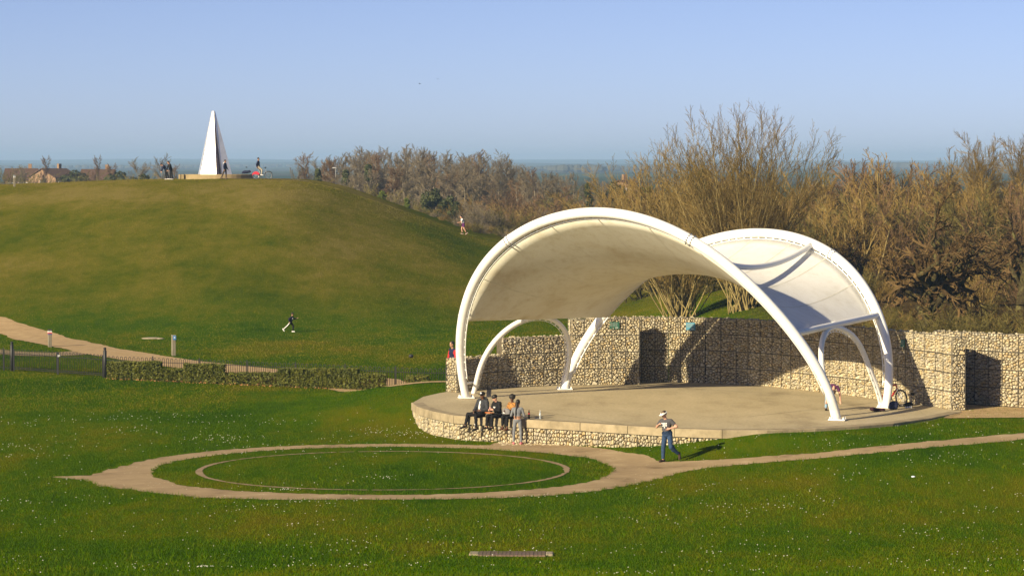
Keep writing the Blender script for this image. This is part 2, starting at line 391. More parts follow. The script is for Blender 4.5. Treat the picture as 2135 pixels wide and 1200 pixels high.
for i in range(len(fr) - 1):
    a = 0.006
    p = [outp[i] + (outp[i + 1] - outp[i]) * a, outp[i + 1] - (outp[i + 1] - outp[i]) * a, inn[i + 1] - (inn[i + 1] - inn[i]) * a, inn[i] + (inn[i + 1] - inn[i]) * a]
    lb = MB(); zt = SZ + 0.014
    V = [(*q, z) for z in (0.615, zt - 0.02) for q in p]
    pin = [p[0] * 0.95 + p[3] * 0.05, p[1] * 0.95 + p[2] * 0.05, p[2], p[3]]
    V += [(*q, zt) for q in pin]
    lb.add(np.array(V) - off, [(3, 2, 1, 0), (0, 1, 5, 4), (1, 2, 6, 5), (3, 0, 4, 7), (2, 3, 7, 6), (4, 5, 9, 8), (5, 6, 10, 9), (7, 4, 8, 11), (6, 7, 11, 10), (8, 9, 10, 11)])
    lb.obj('edge_slab', edge_m, stage)
# saw-cut joints in the floor
jm = pm('joint_dark', [(0.10, 0.08, 0.055)], 3, 0.9, coord='World')
for a, b in (((1340, 803), (1840, 834)), ((1905, 884), (2001, 862)), ((1560, 868), (1830, 838)), ((985, 836), (1300, 884))):
    A, B = PZ(*a, SZ), PZ(*b, SZ); e = unit(B - A); n_ = np.array([-e[1], e[0], 0]) * 0.014
    q = MB().add(np.array([A - n_, B - n_, B + n_, A + n_]) + [0, 0, 0.004] - off, [(0, 1, 2, 3)]); q.obj('floor_joint', jm, stage)
apron = sheet('gravel_apron', lambda X, Y: sd_poly([(16.2, 107.4), (18, 107.6), (22, 108.0), (34, 110), (34, 116), (19.5, 114.5), (17.3, 113.5), (17.15, 110.3)])(X, Y) + rag(X, Y, 0.8, 0.08), 15, 34, 106, 117, 0.2, 0.0, sand, zf=lambda x, y: np.maximum(H(x, y) + 0.02, 0.885))
setp(apron, 'sandy gravel ground beside the stage and end wall', 'ground', kind='structure')
# ------------------------------------------------------------------ gabion walls
def stone_mat(name, cols):
    m, nt, bs, L = nodes(name)
    oi = nt.nodes.new('ShaderNodeObjectInfo'); geo = nt.nodes.new('ShaderNodeNewGeometry'); tc = nt.nodes.new('ShaderNodeTexCoord')
    r = math_(nt, 'FRACT', math_(nt, 'ADD', math_(nt, 'MULTIPLY', oi.outputs['Random'], 7.3), geo.outputs['Random Per Island']))
    c = ramp(nt, r, cols)
    v = ramp(nt, noise(nt, geo.outputs['Position'], 16, 5, 0.7), [(0.62, 0.60, 0.56), (1, 1, 1)], [0.3, 0.62])
    L.new(mixc(nt, 1.0, c, v, 'MULTIPLY'), bs.inputs['Base Color']); bs.inputs['Roughness'].default_value = 0.92; bs.inputs['Specular IOR Level'].default_value = 0.2
    bump(nt, bs, noise(nt, geo.outputs['Position'], 30, 4, 0.65), 0.5, 0.02)
    return m
stone_m = stone_mat('limestone', [(0.50, 0.425, 0.275), (0.62, 0.555, 0.40), (0.42, 0.37, 0.275), (0.69, 0.63, 0.48), (0.52, 0.40, 0.21), (0.47, 0.435, 0.36), (0.60, 0.51, 0.325), (0.33, 0.295, 0.22)])
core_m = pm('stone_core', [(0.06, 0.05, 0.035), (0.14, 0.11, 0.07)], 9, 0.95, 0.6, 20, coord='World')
wire_m = pm('galvanised_wire', [(0.13, 0.12, 0.10)], 8, 0.6, metal=0.3)
def clip_poly(poly, p, n):
    out = []
    for i in range(len(poly)):
        a, b = poly[i], poly[(i + 1) % len(poly)]; da, db = (a - p) @ n, (b - p) @ n
        if da <= 0: out.append(a)
        if (da < 0) != (db < 0) and abs(da - db) > 1e-12: out.append(a + (b - a) * (da / (da - db)))
    return out
def make_variants(w, h, nx, nz, count, seed, prefix):
    rg = np.random.default_rng(seed); out = []
    for v in range(count):
        pts = []
        for j in range(nz):
            k = nx + rg.integers(-1, 2)
            for i in range(k):
                pts.append([(i + 0.5 + rg.uniform(-.46, .46) + 0.5 * (j % 2) * 0.6) / k * w % w, (j + 0.5 + rg.uniform(-.45, .45)) / nz * h])
        pts = np.array(pts); pts = pts[rg.random(len(pts)) > .10]; st = []
        for i, p in enumerate(pts):
            poly = [np.array(q, float) for q in ((0.005, 0.005), (w - 0.005, 0.005), (w - 0.005, h - 0.005), (0.005, h - 0.005))]
            for j, q in enumerate(pts):
                if j == i or np.linalg.norm(q - p) > 0.5: continue
                poly = clip_poly(poly, (p + q) / 2, unit(q - p))
                if len(poly) < 3: break
            if len(poly) < 3: continue
            poly = np.array(poly); c = poly.mean(0)
            area = 0.5 * abs(np.dot(poly[:, 0], np.roll(poly[:, 1], 1)) - np.dot(poly[:, 1], np.roll(poly[:, 0], 1)))
            if area < 0.0025: continue
            s = math.sqrt(area); k = max(0.55, 1 - 0.014 / s * 1.6)
            P = c + (poly - c) * k
            # round corners a little: insert mid points, drop very short edges
            Q = []
            for a in range(len(P)):
                e = P[(a + 1) % len(P)] - P[a]
                if np.linalg.norm(e) > 0.25 * s: Q += [P[a] + e * 0.10, P[a] + e * 0.90]
            if len(Q) < 4: Q = list(P)
            if len(Q) > 9: Q = [0.5 * (Q[a] + Q[a + 1]) if rg.random() < .4 else Q[a] for a in range(0, len(Q) - 1)]
            Q = np.array(Q); n = len(Q)
            d0 = rg.uniform(-0.012, 0.022); tilt = rg.normal(0, 0.22, 2)
            def ringv(kk, dep): 
                q = c + (Q - c) * kk; return [(x - c[0], -(dep + (np.array([x, z]) - c) @ tilt * 0.6), z - c[1]) for x, z in q]
            V = ringv(1.0, -0.06) + ringv(1.0, d0 - 0.012) + ringv(rg.uniform(.66, .84), d0 + 0.022 + 0.12 * s) + [(0, -(d0 + 0.03 + 0.14 * s), 0)]
            V = np.array(V); V[n:] += rg.normal(0, 0.006, V[n:].shape)
            Fc = [(r * n + a, r * n + (a + 1) % n, (r + 1) * n + (a + 1) % n, (r + 1) * n + a) for r in range(2) for a in range(n)]
            Fc += [(2 * n + a, 2 * n + (a + 1) % n, 3 * n) for a in range(n)]
            st.append((mesh_np(prefix, V, Fc), V, Fc, c, area))
            st[-1][0].materials.append(stone_m)
        out.append(st)
    return out
BW, BH = 0.64, 0.712
VAR = make_variants(BW, BH, 5, 7, 10, 11, 'stone')
VARB = make_variants(BW, 0.70, 5, 5, 8, 23, 'stone')
def gabion(root, line, z0, course, ch, thick, variants, vh, seed, caps=(False, False), off=np.zeros(3), parts=300, core=True, jit=0.012):
    """stones, cage and core of a gabion wall; line runs left to right as seen from its face"""
    rg = np.random.default_rng(seed); line = np.array(line, float); rest = MB(); cage = MB(); todo = []
    def face(a, b, thick_in):
        Ls = np.linalg.norm(b - a); n = max(1, int(round(Ls / BW))); e = (b - a) / Ls; nb = np.array([-e[1], e[0]])
        R = np.array([[e[0], nb[0], 0], [e[1], nb[1], 0], [0, 0, 1.0]])
        for k in range(n):
            for c in range(course):
                st = variants[rg.integers(len(variants))]; flip = rg.random() < .5; sx = Ls / n / BW; sz = ch / vh; dj = rg.normal(0, jit)
                for me, V, Fc, cc, area in st:
                    cx = cc[0] if not flip else BW - cc[0]
                    S = np.diag([sx * (-1 if flip else 1), 1, sz]); M = R @ S
                    pos = np.array([*(a + e * (k + cx / BW) * Ls / n), z0 + c * ch + cc[1] * sz]) + R @ np.array([0, 0.03 + dj, 0]) - off
                    todo.append((area * rg.uniform(.7, 1.3), me, V, Fc, M, pos, flip))
                z = z0 + c * ch
            if True:
                for q in ([k] if (k or course > 1 or rg.random() < .4) else []) + ([n] if k == n - 1 and course > 1 else []):
                    p = a + e * q * Ls / n - nb * 0.028
                    cage.tube(np.array([[*p, z0 + 0.01], [*p, z0 + course * ch - 0.005]]) - off, 0.0095, 4)
        for c in range(course + 1):
            z = z0 + c * ch - (0.008 if c == course else 0)
            cage.tube(np.array([[*(a - nb * 0.03), z], [*(b - nb * 0.03), z]]) - off, 0.0115, 4)
        # fine mesh panel wires
        for q in range(1, int(Ls / 0.16)):
            p = a + e * q * 0.16 - nb * 0.052; cage.tube(np.array([[*p, z0 + 0.02], [*p, z0 + course * ch - 0.02]]) - off, 0.0028, 3, cap=False)
        if core:
            t0, t1 = 0.085, thick_in - 0.02; za, zb = z0, z0 + course * ch - 0.045
            p = [a + nb * t0 + e * 0.02, b + nb * t0 - e * 0.02, b + nb * t1 - e * 0.02, a + nb * t1 + e * 0.02]
            V = [(*q, z) for z in (za, zb) for q in p]
            cores.add(np.array(V) - off, [(3, 2, 1, 0), (0, 1, 5, 4), (1, 2, 6, 5), (2, 3, 7, 6), (3, 0, 4, 7), (4, 5, 6, 7)])
            # loose stones along the top
            for q in range(int(Ls / 0.2)):
                for rr in range(int(thick_in / 0.2)):
                    st = variants[rg.integers(len(variants))]; me, V, Fc, cc, ar = st[rg.integers(len(st))]
                    an = rg.uniform(0, 6.28); Rz = np.array([[math.cos(an), -math.sin(an), 0], [math.sin(an), math.cos(an), 0], [0, 0, 1]])
                    Rx = np.array([[1, 0, 0], [0, 0, 1.0], [0, -1.0, 0]])
                    p = a + e * (q + rg.random()) * 0.2 + nb * (0.1 + (rr + rg.random() * .8) * 0.2)
                    rest.add(V @ (Rz @ Rx).T + np.array([*p, zb - 0.005 + rg.uniform(0, 0.02)]) - off, Fc)
    cores = MB()
    for i in range(len(line) - 1): face(line[i], line[i + 1], thick)
    cr = core; core = False
    if caps[0]:
        e = unit(line[1] - line[0]); nb = np.array([-e[1], e[0]]); face(line[0] + nb * thick, line[0] + nb * 0.0, 0)
    if caps[1]:
        e = unit(line[-1] - line[-2]); nb = np.array([-e[1], e[0]]); face(line[-1], line[-1] + nb * thick, 0)
    todo.sort(key=lambda q: -q[0])
    for i, (ar, me, V, Fc, M, pos, flip) in enumerate(todo):
        if i < parts:
            o = bpy.data.objects.new('stone', me); COL.objects.link(o); o.parent = root
            m4 = Matrix.Identity(4)
            for r_ in range(3):
                for c_ in range(3): m4[r_][c_] = M[r_, c_]
                m4[r_][3] = pos[r_]
            o.matrix_local = m4
        else:
            rest.add(V @ M.T + pos, [f[::-1] for f in Fc] if flip else Fc)
    if rest.n: setp(rest.obj('stones', stone_m, root), kind='stuff')
    cage.obj('wire_cage', wire_m, root)
    if cr and cores.n: cores.obj('stone_core', core_m, root)
def wall(label, line, course, seed, caps=(False, False), thick=0.55, z0=SZ - 0.01):
    l0 = np.array(line[0]); r = empty('gabion_wall', (l0[0], l0[1], z0), 0, label, 'stone wall', 'gabion walls behind the stage'); r['kind'] = 'thing'
    gabion(r, line, z0, course, BH, thick, VAR, BH, seed, caps, np.array([l0[0], l0[1], z0])); return r
def W(px, py): return PZ(px, py, SZ)[:2]
wall('low two-course stone gabion wall at the end of the row, beside the tilted white leg', [W(952, 817.5), W(1058, 807.5)], 2, 31, (True, False))
wall('three-course stone gabion wall stepped between the low and the tall section', [W(1048, 808.3), W(1191, 801.6)], 3, 32, (False, False))
wall('tall four-course straight gabion wall carrying a green sign', [W(1190, 802.6), W(1333, 801)], 4, 33, (True, True))
curve = [(1222, 796.0), (1310, 795.6), (1393, 796.4), (1470, 798.0), (1535, 801), (1610, 806.5), (1688, 814.5), (1750, 821.5), (1803, 828), (1855, 834.5), (1905, 841), (1950, 847.5), (1984, 854.5)]
wall('long curved four-course gabion wall half in the shade of the canopy', [W(*p) for p in curve], 4, 34, (True, True), z0=SZ - 0.012)
wall('separate four-course gabion wall standing on sandy gravel beyond the gap', [np.array(q) for q in ((16.85, 114.55), (19.2, 112.45), (21.4, 110.6), (24.5, 108.6))], 4, 35, (True, False))
# stone face under the stage edge
sfl = densify(np.array(SF[:12]) + nrm[:12] * -0.03, 38)
sfl = [p for p in sfl]
face_root = stage
gabion(stage, sfl, -0.10, 1, 0.708, 0.5, VARB, 0.70, 41, off=off, core=False, jit=0.006)
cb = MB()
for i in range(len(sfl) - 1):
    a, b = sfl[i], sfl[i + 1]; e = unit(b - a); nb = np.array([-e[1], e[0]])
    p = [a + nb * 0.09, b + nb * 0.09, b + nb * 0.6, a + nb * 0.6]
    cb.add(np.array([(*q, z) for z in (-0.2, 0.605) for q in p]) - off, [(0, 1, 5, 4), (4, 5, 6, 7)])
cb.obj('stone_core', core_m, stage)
# a few loose pebbles where the turf is worn at the foot of the stage
peb = MB(); rg = np.random.default_rng(5)
for i in range(240):
    q = T(rg.uniform(1040, 1195), rg.uniform(920, 928)); s = rg.uniform(.02, .06)
    peb.ball(q + [0, 0, .01 + s * .1], (s, s * rg.uniform(.6, 1), s * .45), nu=6, nv=4)
po = peb.obj('loose_stones', stone_m); setp(po, 'loose scatter of small stones at the foot of the stage', 'gravel', kind='stuff')

# ------------------------------------------------------------------ canopy
white_m, nt, bs, L = nodes('white_paint')
geo = nt.nodes.new('ShaderNodeNewGeometry')
cw = ramp(nt, noise(nt, geo.outputs['Position'], 0.9, 7, 0.7), [(0.64, 0.63, 0.58), (0.79, 0.79, 0.78), (0.82, 0.82, 0.82)], [0.28, 0.42, 0.7])
L.new(cw, bs.inputs['Base Color']); bs.inputs['Roughness'].default_value = 0.38
mem_m, nt, bs, L = nodes('canopy_membrane')
geo = nt.nodes.new('ShaderNodeNewGeometry')
st1 = noise(nt, geo.outputs['Position'], 0.55, 6, 0.62); st2 = noise(nt, geo.outputs['Position'], 3.0, 6, 0.7, (1, 1, 0.25))
cm1 = ramp(nt, st1, [(0.62, 0.61, 0.57), (0.73, 0.725, 0.70), (0.78, 0.78, 0.77)], [0.25, 0.45, 0.7])
cm2 = ramp(nt, st2, [(0.90, 0.88, 0.85), (1, 1, 1)], [0.25, 0.5])
cmx = mixc(nt, 1.0, cm1, cm2, 'MULTIPLY'); L.new(cmx, bs.inputs['Base Color']); bs.inputs['Roughness'].default_value = 0.55
tr = nt.nodes.new('ShaderNodeBsdfTranslucent'); L.new(cmx, tr.inputs['Color']); mx = nt.nodes.new('ShaderNodeMixShader'); mx.inputs[0].default_value = 0.04
L.new(bs.outputs[0], mx.inputs[1]); L.new(tr.outputs[0], mx.inputs[2]); L.new(mx.outputs[0], nt.nodes['Material Output'].inputs[0])
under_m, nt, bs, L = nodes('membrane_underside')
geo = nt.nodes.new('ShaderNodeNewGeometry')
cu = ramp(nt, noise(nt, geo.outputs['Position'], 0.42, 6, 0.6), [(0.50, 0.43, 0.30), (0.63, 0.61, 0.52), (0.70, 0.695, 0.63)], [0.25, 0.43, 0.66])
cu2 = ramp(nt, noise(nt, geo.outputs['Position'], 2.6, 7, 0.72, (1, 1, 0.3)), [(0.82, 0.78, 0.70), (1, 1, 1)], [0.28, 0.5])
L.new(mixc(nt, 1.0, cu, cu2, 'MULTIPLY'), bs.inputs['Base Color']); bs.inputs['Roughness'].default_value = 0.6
dark_m = pm('dark_fixing', [(0.05, 0.05, 0.05)], 5, 0.6)

canopy = empty('canopy', (6.8, 113, SZ), 0, 'white saddle-shaped membrane canopy on two leaning tubular arches over the stage', 'canopy')
coff = np.array([6.8, 113, SZ])
def arch_fit(pix, A, B, lean_dir, k, deg):
    """pixels of an arch -> smooth curve in its leaning plane through feet A, B"""
    c = unit(B - A); mid = (A + B) / 2; w = unit(np.array([lean_dir[0] * k, lean_dir[1] * k, 1.0])); n = np.cross(c, w)
    th, rr = [], []
    for px, py in pix:
        d = ray(px, py); o = np.array([0, 0, CAMZ]); t = ((mid - o) @ n) / (d @ n); p = o + d * t - mid
        a, h = p @ c, p @ w - (p @ c) * (c @ w)
        th.append(math.atan2(h, -a)); rr.append(math.hypot(a, h))
    half = np.linalg.norm(B - A) / 2
    th = np.array([0, math.pi] + th); rr = np.array([half, half] + rr); wt = np.ones(len(th)); wt[:2] = 6
    Mx = np.stack([np.cos(j * th) for j in range(deg)], 1)
    co = np.linalg.lstsq(np.vstack([Mx * wt[:, None], 0.06 * np.diag(np.arange(deg) ** 1.3)]), np.r_[rr * wt, np.zeros(deg)], rcond=None)[0]
    t = np.linspace(0, math.pi, 600); r_ = sum(co[j] * np.cos(j * t) for j in range(deg))
    pts = mid + (-np.cos(t) * r_)[:, None] * c + (np.sin(t) * r_)[:, None] * w
    P = densify(pts, 121); print('arch residual px-ish', np.abs(Mx @ co - rr).max())
    return P, n, mid, w
FA, FB = PZ(972, 830, SZ), PZ(1746, 876, SZ)
BA, BB = PZ(1177, 812, SZ), PZ(1846, 850, SZ)
ch = unit(FB - FA); ld = np.array([ch[1], -ch[0]]) * 1.0      # towards the camera and left
if ld[1] > 0: ld = -ld
front_px = [(966, 787), (961.5, 743), (961, 699), (967.7, 647), (980.5, 603), (1000.7, 566.7), (1030, 530), (1065, 499), (1110.7, 471), (1169, 451), (1231.7, 442.7), (1286.7, 445.7), (1341.7, 458.5), (1396.7, 478.7), (1443, 500), (1489, 531), (1535, 569), (1581, 613), (1627, 661), (1665, 707), (1700, 759), (1723, 805), (1740, 855)]
back_px = [(1496.7, 496.4), (1535, 488.8), (1573, 486), (1611.7, 486.8), (1650, 492.6), (1688, 506), (1738, 531), (1776.6, 567), (1807, 609.5), (1828, 648), (1843.7, 690), (1851, 736), (1852.5, 782), (1848.7, 824), (1263, 651), (1235, 691), (1209.7, 731.7), (1193, 764.7)]
PF, nF, mF, wF = arch_fit(front_px, FA, FB, ld, 0.40, 9)
PB, nB, mB, wB = arch_fit(back_px, BA, BB, -ld, 0.44, 7)
RT = 0.195
def inward(P, mid, w):
    """unit vectors in the arch plane pointing to the inside"""
    Tn = np.gradient(P, axis=0); Tn /= np.linalg.norm(Tn, axis=1, keepdims=True); n = np.cross(Tn[0], w); n = unit(np.cross(P[30] - P[0], P[90] - P[0]))
    I = np.cross(n, Tn); I /= np.linalg.norm(I, axis=1, keepdims=True)
    s = np.sign(((mid - P) * I).sum(1).sum()); return I * s
IF_, IB_ = inward(PF, mF, wF), inward(PB, mB, wB)
def nearest(P, px, py):
    best = None
    for i, p in enumerate(P):
        rel = p - np.array([0, 0, CAMZ]); f = rel @ np.array([0, CT, -ST]); x = CX + FPX * rel[0] / f; y = CY - FPX * (rel @ np.array([0, ST, CT])) / f
        d = (x - px) ** 2 + (y - py) ** 2
        if best is None or d < best[0]: best = (d, i)
    return best[1]
iFL, iFR = nearest(PF, 966, 662), nearest(PF, 1658, 690)
iBL, iBR = nearest(PB, 1262, 650), nearest(PB, 1832, 656)
def rad_along(n): 
    s = np.linspace(0, 1, n); return RT * (0.80 + 0.20 * sm(0, 0.16, s) * (1 - sm(0.84, 1, s)) )
af = MB().tube(PF - coff, rad_along(len(PF)), 20).obj('arch', white_m, canopy, True); af['label'] = 'taller leaning front arch tube'
ab = MB().tube(PB - coff, rad_along(len(PB)), 20).obj('arch', white_m, canopy, True); ab['label'] = 'lower rear arch tube'
# feet
for p, an in ((FA, 0.2), (FB, -0.3), (BA, 0.2), (BB, -0.3)):
    q = MB(); R = np.array([[math.cos(an), -math.sin(an), 0], [math.sin(an), math.cos(an), 0], [0, 0, 1]])
    q.box(p + [0, 0, .035] - coff, (.62, .46, .045), R, .008)
    plate = q.obj('base_plate', white_m, canopy)
    for sx in (-1, 1):
        for sy in (-1, 1):
            b = MB(); b.lathe([(0.032, 0), (0.032, 0.05), (0.022, 0.055), (0.022, 0.09)], p + R @ np.array([sx * .25, sy * .17, .056]) - coff, 6); b.obj('bolt', white_m, plate)
# bolted splices
for P, I, pts in ((PF, IF_, [(1065, 499), (1443, 500)]), (PB, IB_, [(1738, 531)])):
    for px, py in pts:
        i = nearest(P, px, py); t = unit(P[i + 1] - P[i - 1]); u = I[i]; v = np.cross(t, u)
        q = MB()
        for s in (-0.09, 0.09):
            q.tube([P[i] + t * (s - .018) - coff, P[i] + t * (s + .018) - coff], RT + 0.018, 20)
        sp = q.obj('splice_collar', white_m, canopy)
        q = MB()
        for s in (-0.09, 0.09):
            for k in range(14):
                a = k * 2 * math.pi / 14; q.ball(P[i] + t * s + (u * math.cos(a) + v * math.sin(a)) * (RT + 0.026) - coff, 0.024, nu=6, nv=4)
        q.obj('bolts', dark_m, sp)
def place_m(o, R, p):
    m4 = Matrix.Identity(4)
    for r_ in range(3):
        for c_ in range(3): m4[r_][c_] = R[r_, c_]
        m4[r_][3] = p[r_]
    o.matrix_local = m4
# membrane
NU, NV = 72, 26
def sub(P, I, a, b, o):
    s = np.linspace(a, b, NU + 1); f = np.clip(s.astype(int), 0, len(P) - 2); t = (s - f)[:, None]
    return (P[f] * (1 - t) + P[f + 1] * t) + (I[f] * (1 - t) + I[f + 1] * t) * o, (I[f] * (1 - t) + I[f + 1] * t)
GAP = RT + 0.065
EF, iF2 = sub(PF, IF_, iFL, iFR, GAP); EB, iB2 = sub(PB, IB_, iBL, iBR, GAP)
SAG = 1.75
u = np.linspace(0, 1, NU + 1); su = np.sin(np.pi * u) ** 0.72
v = np.linspace(0, 1, NV + 1)
Vm = np.zeros((NU + 1, NV + 1, 3))
for j, vv in enumerate(v):
    base = EF * (1 - vv) + EB * vv; inn_ = iF2 * (1 - vv) + iB2 * vv; inn_ = inn_ / np.linalg.norm(inn_, axis=1, keepdims=True)
    dirn = 0.55 * inn_ + 0.45 * np.array([0, 0, -1.0]); dirn /= np.linalg.norm(dirn, axis=1, keepdims=True)
    Vm[:, j] = base + dirn * (SAG * 4 * vv * (1 - vv) * su)[:, None]
ii = np.arange((NU + 1) * (NV + 1)).reshape(NU + 1, NV + 1)
Fm = np.stack([ii[:-1, :-1], ii[1:, :-1], ii[1:, 1:], ii[:-1, 1:]], -1).reshape(-1, 4)
mme = mesh_np('membrane', Vm.reshape(-1, 3) - coff, Fm, True)
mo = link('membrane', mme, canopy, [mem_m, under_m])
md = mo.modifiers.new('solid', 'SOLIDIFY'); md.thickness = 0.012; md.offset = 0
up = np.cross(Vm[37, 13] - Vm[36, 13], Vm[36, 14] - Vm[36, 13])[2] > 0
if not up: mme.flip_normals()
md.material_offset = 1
# welded seams of the membrane panels
seam_m = pm('membrane_seam', [(0.63, 0.61, 0.53)], 3, 0.6)
for q in (9, 18, 27, 36, 45, 54, 63):
    for side in (1, -1):
        i = q; a = Vm[i] ; tdir = np.gradient(Vm[i], axis=0); 
        nn = np.cross(np.gradient(Vm, axis=0)[i], tdir); nn /= np.linalg.norm(nn, axis=1, keepdims=True)
        al = unit(Vm[i + 1, 13] - Vm[i - 1, 13]) * 0.022
        V = np.concatenate([a - al + nn * 0.011 * side, a + al + nn * 0.011 * side]) - coff; n = NV + 1
        o = MB().add(V, [(k, k + 1, n + k + 1, n + k) for k in range(NV)]).obj('seam', seam_m, mo)
# lacing: rail along the membrane edge with lugs to the arch
for P, I, a, b, s in ((PF, IF_, 4, len(PF) - 5, 1), (PB, IB_, 4, len(PB) - 5, 1)):
    rail = MB(); seg = P[a:b] + I[a:b] * (GAP - 0.01)
    rail.tube(seg - coff, 0.022, 8); 
    L_ = np.r_[0, np.cumsum(np.linalg.norm(np.diff(P[a:b], axis=0), axis=1))]
    rl = rail.obj('lacing_rail', white_m, canopy, True)
    lgm = MB().box((0, 0, 0), (0.06, 0.055, 0.016)).mesh('lug'); lgm.materials.append(white_m)
    for d in np.arange(0.1, L_[-1], 0.36):
        i = int(np.searchsorted(L_, d)); i = min(i, b - a - 1); t = unit(P[a + i] - P[a + i - 1]) if i else unit(P[a + 1] - P[a])
        f = (d - L_[i - 1]) / (L_[i] - L_[i - 1] + 1e-9) if i else 0
        c = P[a + i - 1] * (1 - f) + P[a + i] * f if i else P[a]; u_ = I[a + i]
        R = np.stack([t, u_, np.cross(t, u_)], 1)
        place_m(link('lug', lgm, rl), R, c + u_ * (RT + 0.025) - coff)
# edge beams between the arches
for a, b, lab, dz in ((PF[iFL], PB[iBL], 'edge beam on the hill side', 0.10), (PF[iFR], PB[iBR], 'edge beam on the wall side', 0.0)):
    o2 = unit((a + b) / 2 - np.array([6.8, 113, 0]) * [1, 1, 0] - [0, 0, (a + b)[2] / 2]) * (0.12 if dz else 0.0)
    n_ = 24; s = np.linspace(0, 1, n_)[:, None]; line = a * (1 - s) + b * s + o2 + [0, 0, dz]
    q = MB().tube(line - coff, 0.125, 14).obj('edge_beam', white_m, canopy, True); q['label'] = lab
# curved strut over the saddle
i0, i1 = nearest(PB, 1690, 512), nearest(PF, 1385, 474)
a, b = PB[i0], PF[i1]; s = np.linspace(0, 1, 30)[:, None]
st = a * (1 - s) + b * s + np.array([0, 0, -1.0]) * (4 * s * (1 - s)) * 1.20
MB().tube(st - coff, 0.115, 14).obj('curved_strut', white_m, canopy, True)
# hoops
HLA, HLB = PZ(987, 820, SZ), PZ(1172, 811, SZ)
HRA, HRB = PZ(1738, 868, SZ), PZ(1838, 847, SZ)
hl = [(995, 783), (1010, 746), (1030, 713), (1055.7, 687.7), (1085, 669), (1118, 660), (1147, 664.6), (1169, 678.5), (1182, 698.7), (1187, 724), (1184.8, 757), (1178.5, 786.7)]
hr = [(1714, 760), (1711, 735), (1714.5, 709), (1726.7, 688), (1744, 681.6), (1765, 690), (1788, 713), (1807, 751.4), (1820.7, 789.8), (1834, 832)]
for A, B, px, nm, mid_edge in ((HLA, HLB, hl, 'left', (PF[iFL] + PB[iBL]) / 2), (HRA, HRB, hr, 'right', (PF[iFR] + PB[iBR]) / 2)):
    c = unit(B - A); pp = np.array([c[1], -c[0]]); me_ = mid_edge - (A + B) / 2
    k = (me_[:2] @ pp) / (me_[2])
    PH, nH, mH, wH = arch_fit(px, A, B, pp, k, 7)
    MB().tube(PH - coff, 0.105, 14).obj('support_hoop', white_m, canopy, True)
    IH = inward(PH, mH, wH); rl = MB().tube((PH + IH * 0.17)[3:-3] - coff, 0.014, 6).obj('lacing_rail', white_m, canopy, True)
    lgm = MB().box((0, 0, 0), (0.06, 0.1, 0.016)).mesh('lug'); lgm.materials.append(white_m)
    for i in range(5, len(PH) - 5, 4):
        t = unit(PH[i + 1] - PH[i - 1]); R = np.stack([t, IH[i], np.cross(t, IH[i])], 1); place_m(link('lug', lgm, rl), R, PH[i] + IH[i] * 0.13 - coff)
    top = PH[np.argmax(PH[:, 2])]
    br = MB()
    for s_ in (-.14, 0, .14):
        br.box(top + c * s_ + [0, 0, .14] - coff, (0.03, 0.03, 0.16))
    br.obj('bracket', white_m, canopy)
tie = MB().tube(np.array([PF[nearest(PF, 972, 802)], PZ(993, 812, SZ) + [0, 0, .32]]) - coff, 0.05, 8).obj('tie_bar', white_m, canopy)
print('canopy heights', PF[:, 2].max(), PB[:, 2].max(), 'edge', PF[iFL][2], PB[iBL][2], PF[iFR][2], PB[iBR][2])
# ------------------------------------------------------------------ trees
def bark(name, a, b, c): return pm(name, [a, b, c], 3.0, 0.95, 0.4, 9, coord='Object', detail=6, spec=0.1)
B_WILLOW = bark('willow_bark', (0.15, 0.115, 0.045), (0.25, 0.195, 0.08), (0.34, 0.275, 0.125))
B_WTWIG = bark('willow_twig', (0.115, 0.078, 0.024), (0.17, 0.118, 0.038), (0.23, 0.165, 0.06))
B_OAK = bark('oak_bark', (0.022, 0.017, 0.009), (0.05, 0.040, 0.018), (0.13, 0.12, 0.045))
B_OTWIG = bark('oak_twig', (0.075, 0.046, 0.020), (0.115, 0.074, 0.032), (0.16, 0.11, 0.046))
B_GREY = bark('grey_bark', (0.12, 0.10, 0.075), (0.19, 0.165, 0.12), (0.26, 0.235, 0.18))
B_GTWIG = bark('grey_twig', (0.105, 0.085, 0.055), (0.16, 0.13, 0.085), (0.21, 0.175, 0.12))
B_RED = bark('red_twig', (0.105, 0.062, 0.034), (0.155, 0.096, 0.05), (0.20, 0.135, 0.07))
B_RUST = bark('rust_twig', (0.135, 0.088, 0.026), (0.20, 0.135, 0.04), (0.26, 0.185, 0.066))
B_OLIVE = bark('olive_twig', (0.085, 0.070, 0.022), (0.135, 0.114, 0.034), (0.185, 0.158, 0.052))
def leafm(name, a, b, c):
    m = pm(name, [a, b, c], 2.2, 0.6, 0, coord='Object', detail=5, spec=0.3); return m
LEAF = leafm('ivy_leaf', (0.020, 0.027, 0.007), (0.042, 0.052, 0.012), (0.080, 0.085, 0.02))
LEAF2 = leafm('evergreen_leaf', (0.035, 0.055, 0.006), (0.085, 0.115, 0.010), (0.14, 0.165, 0.02))
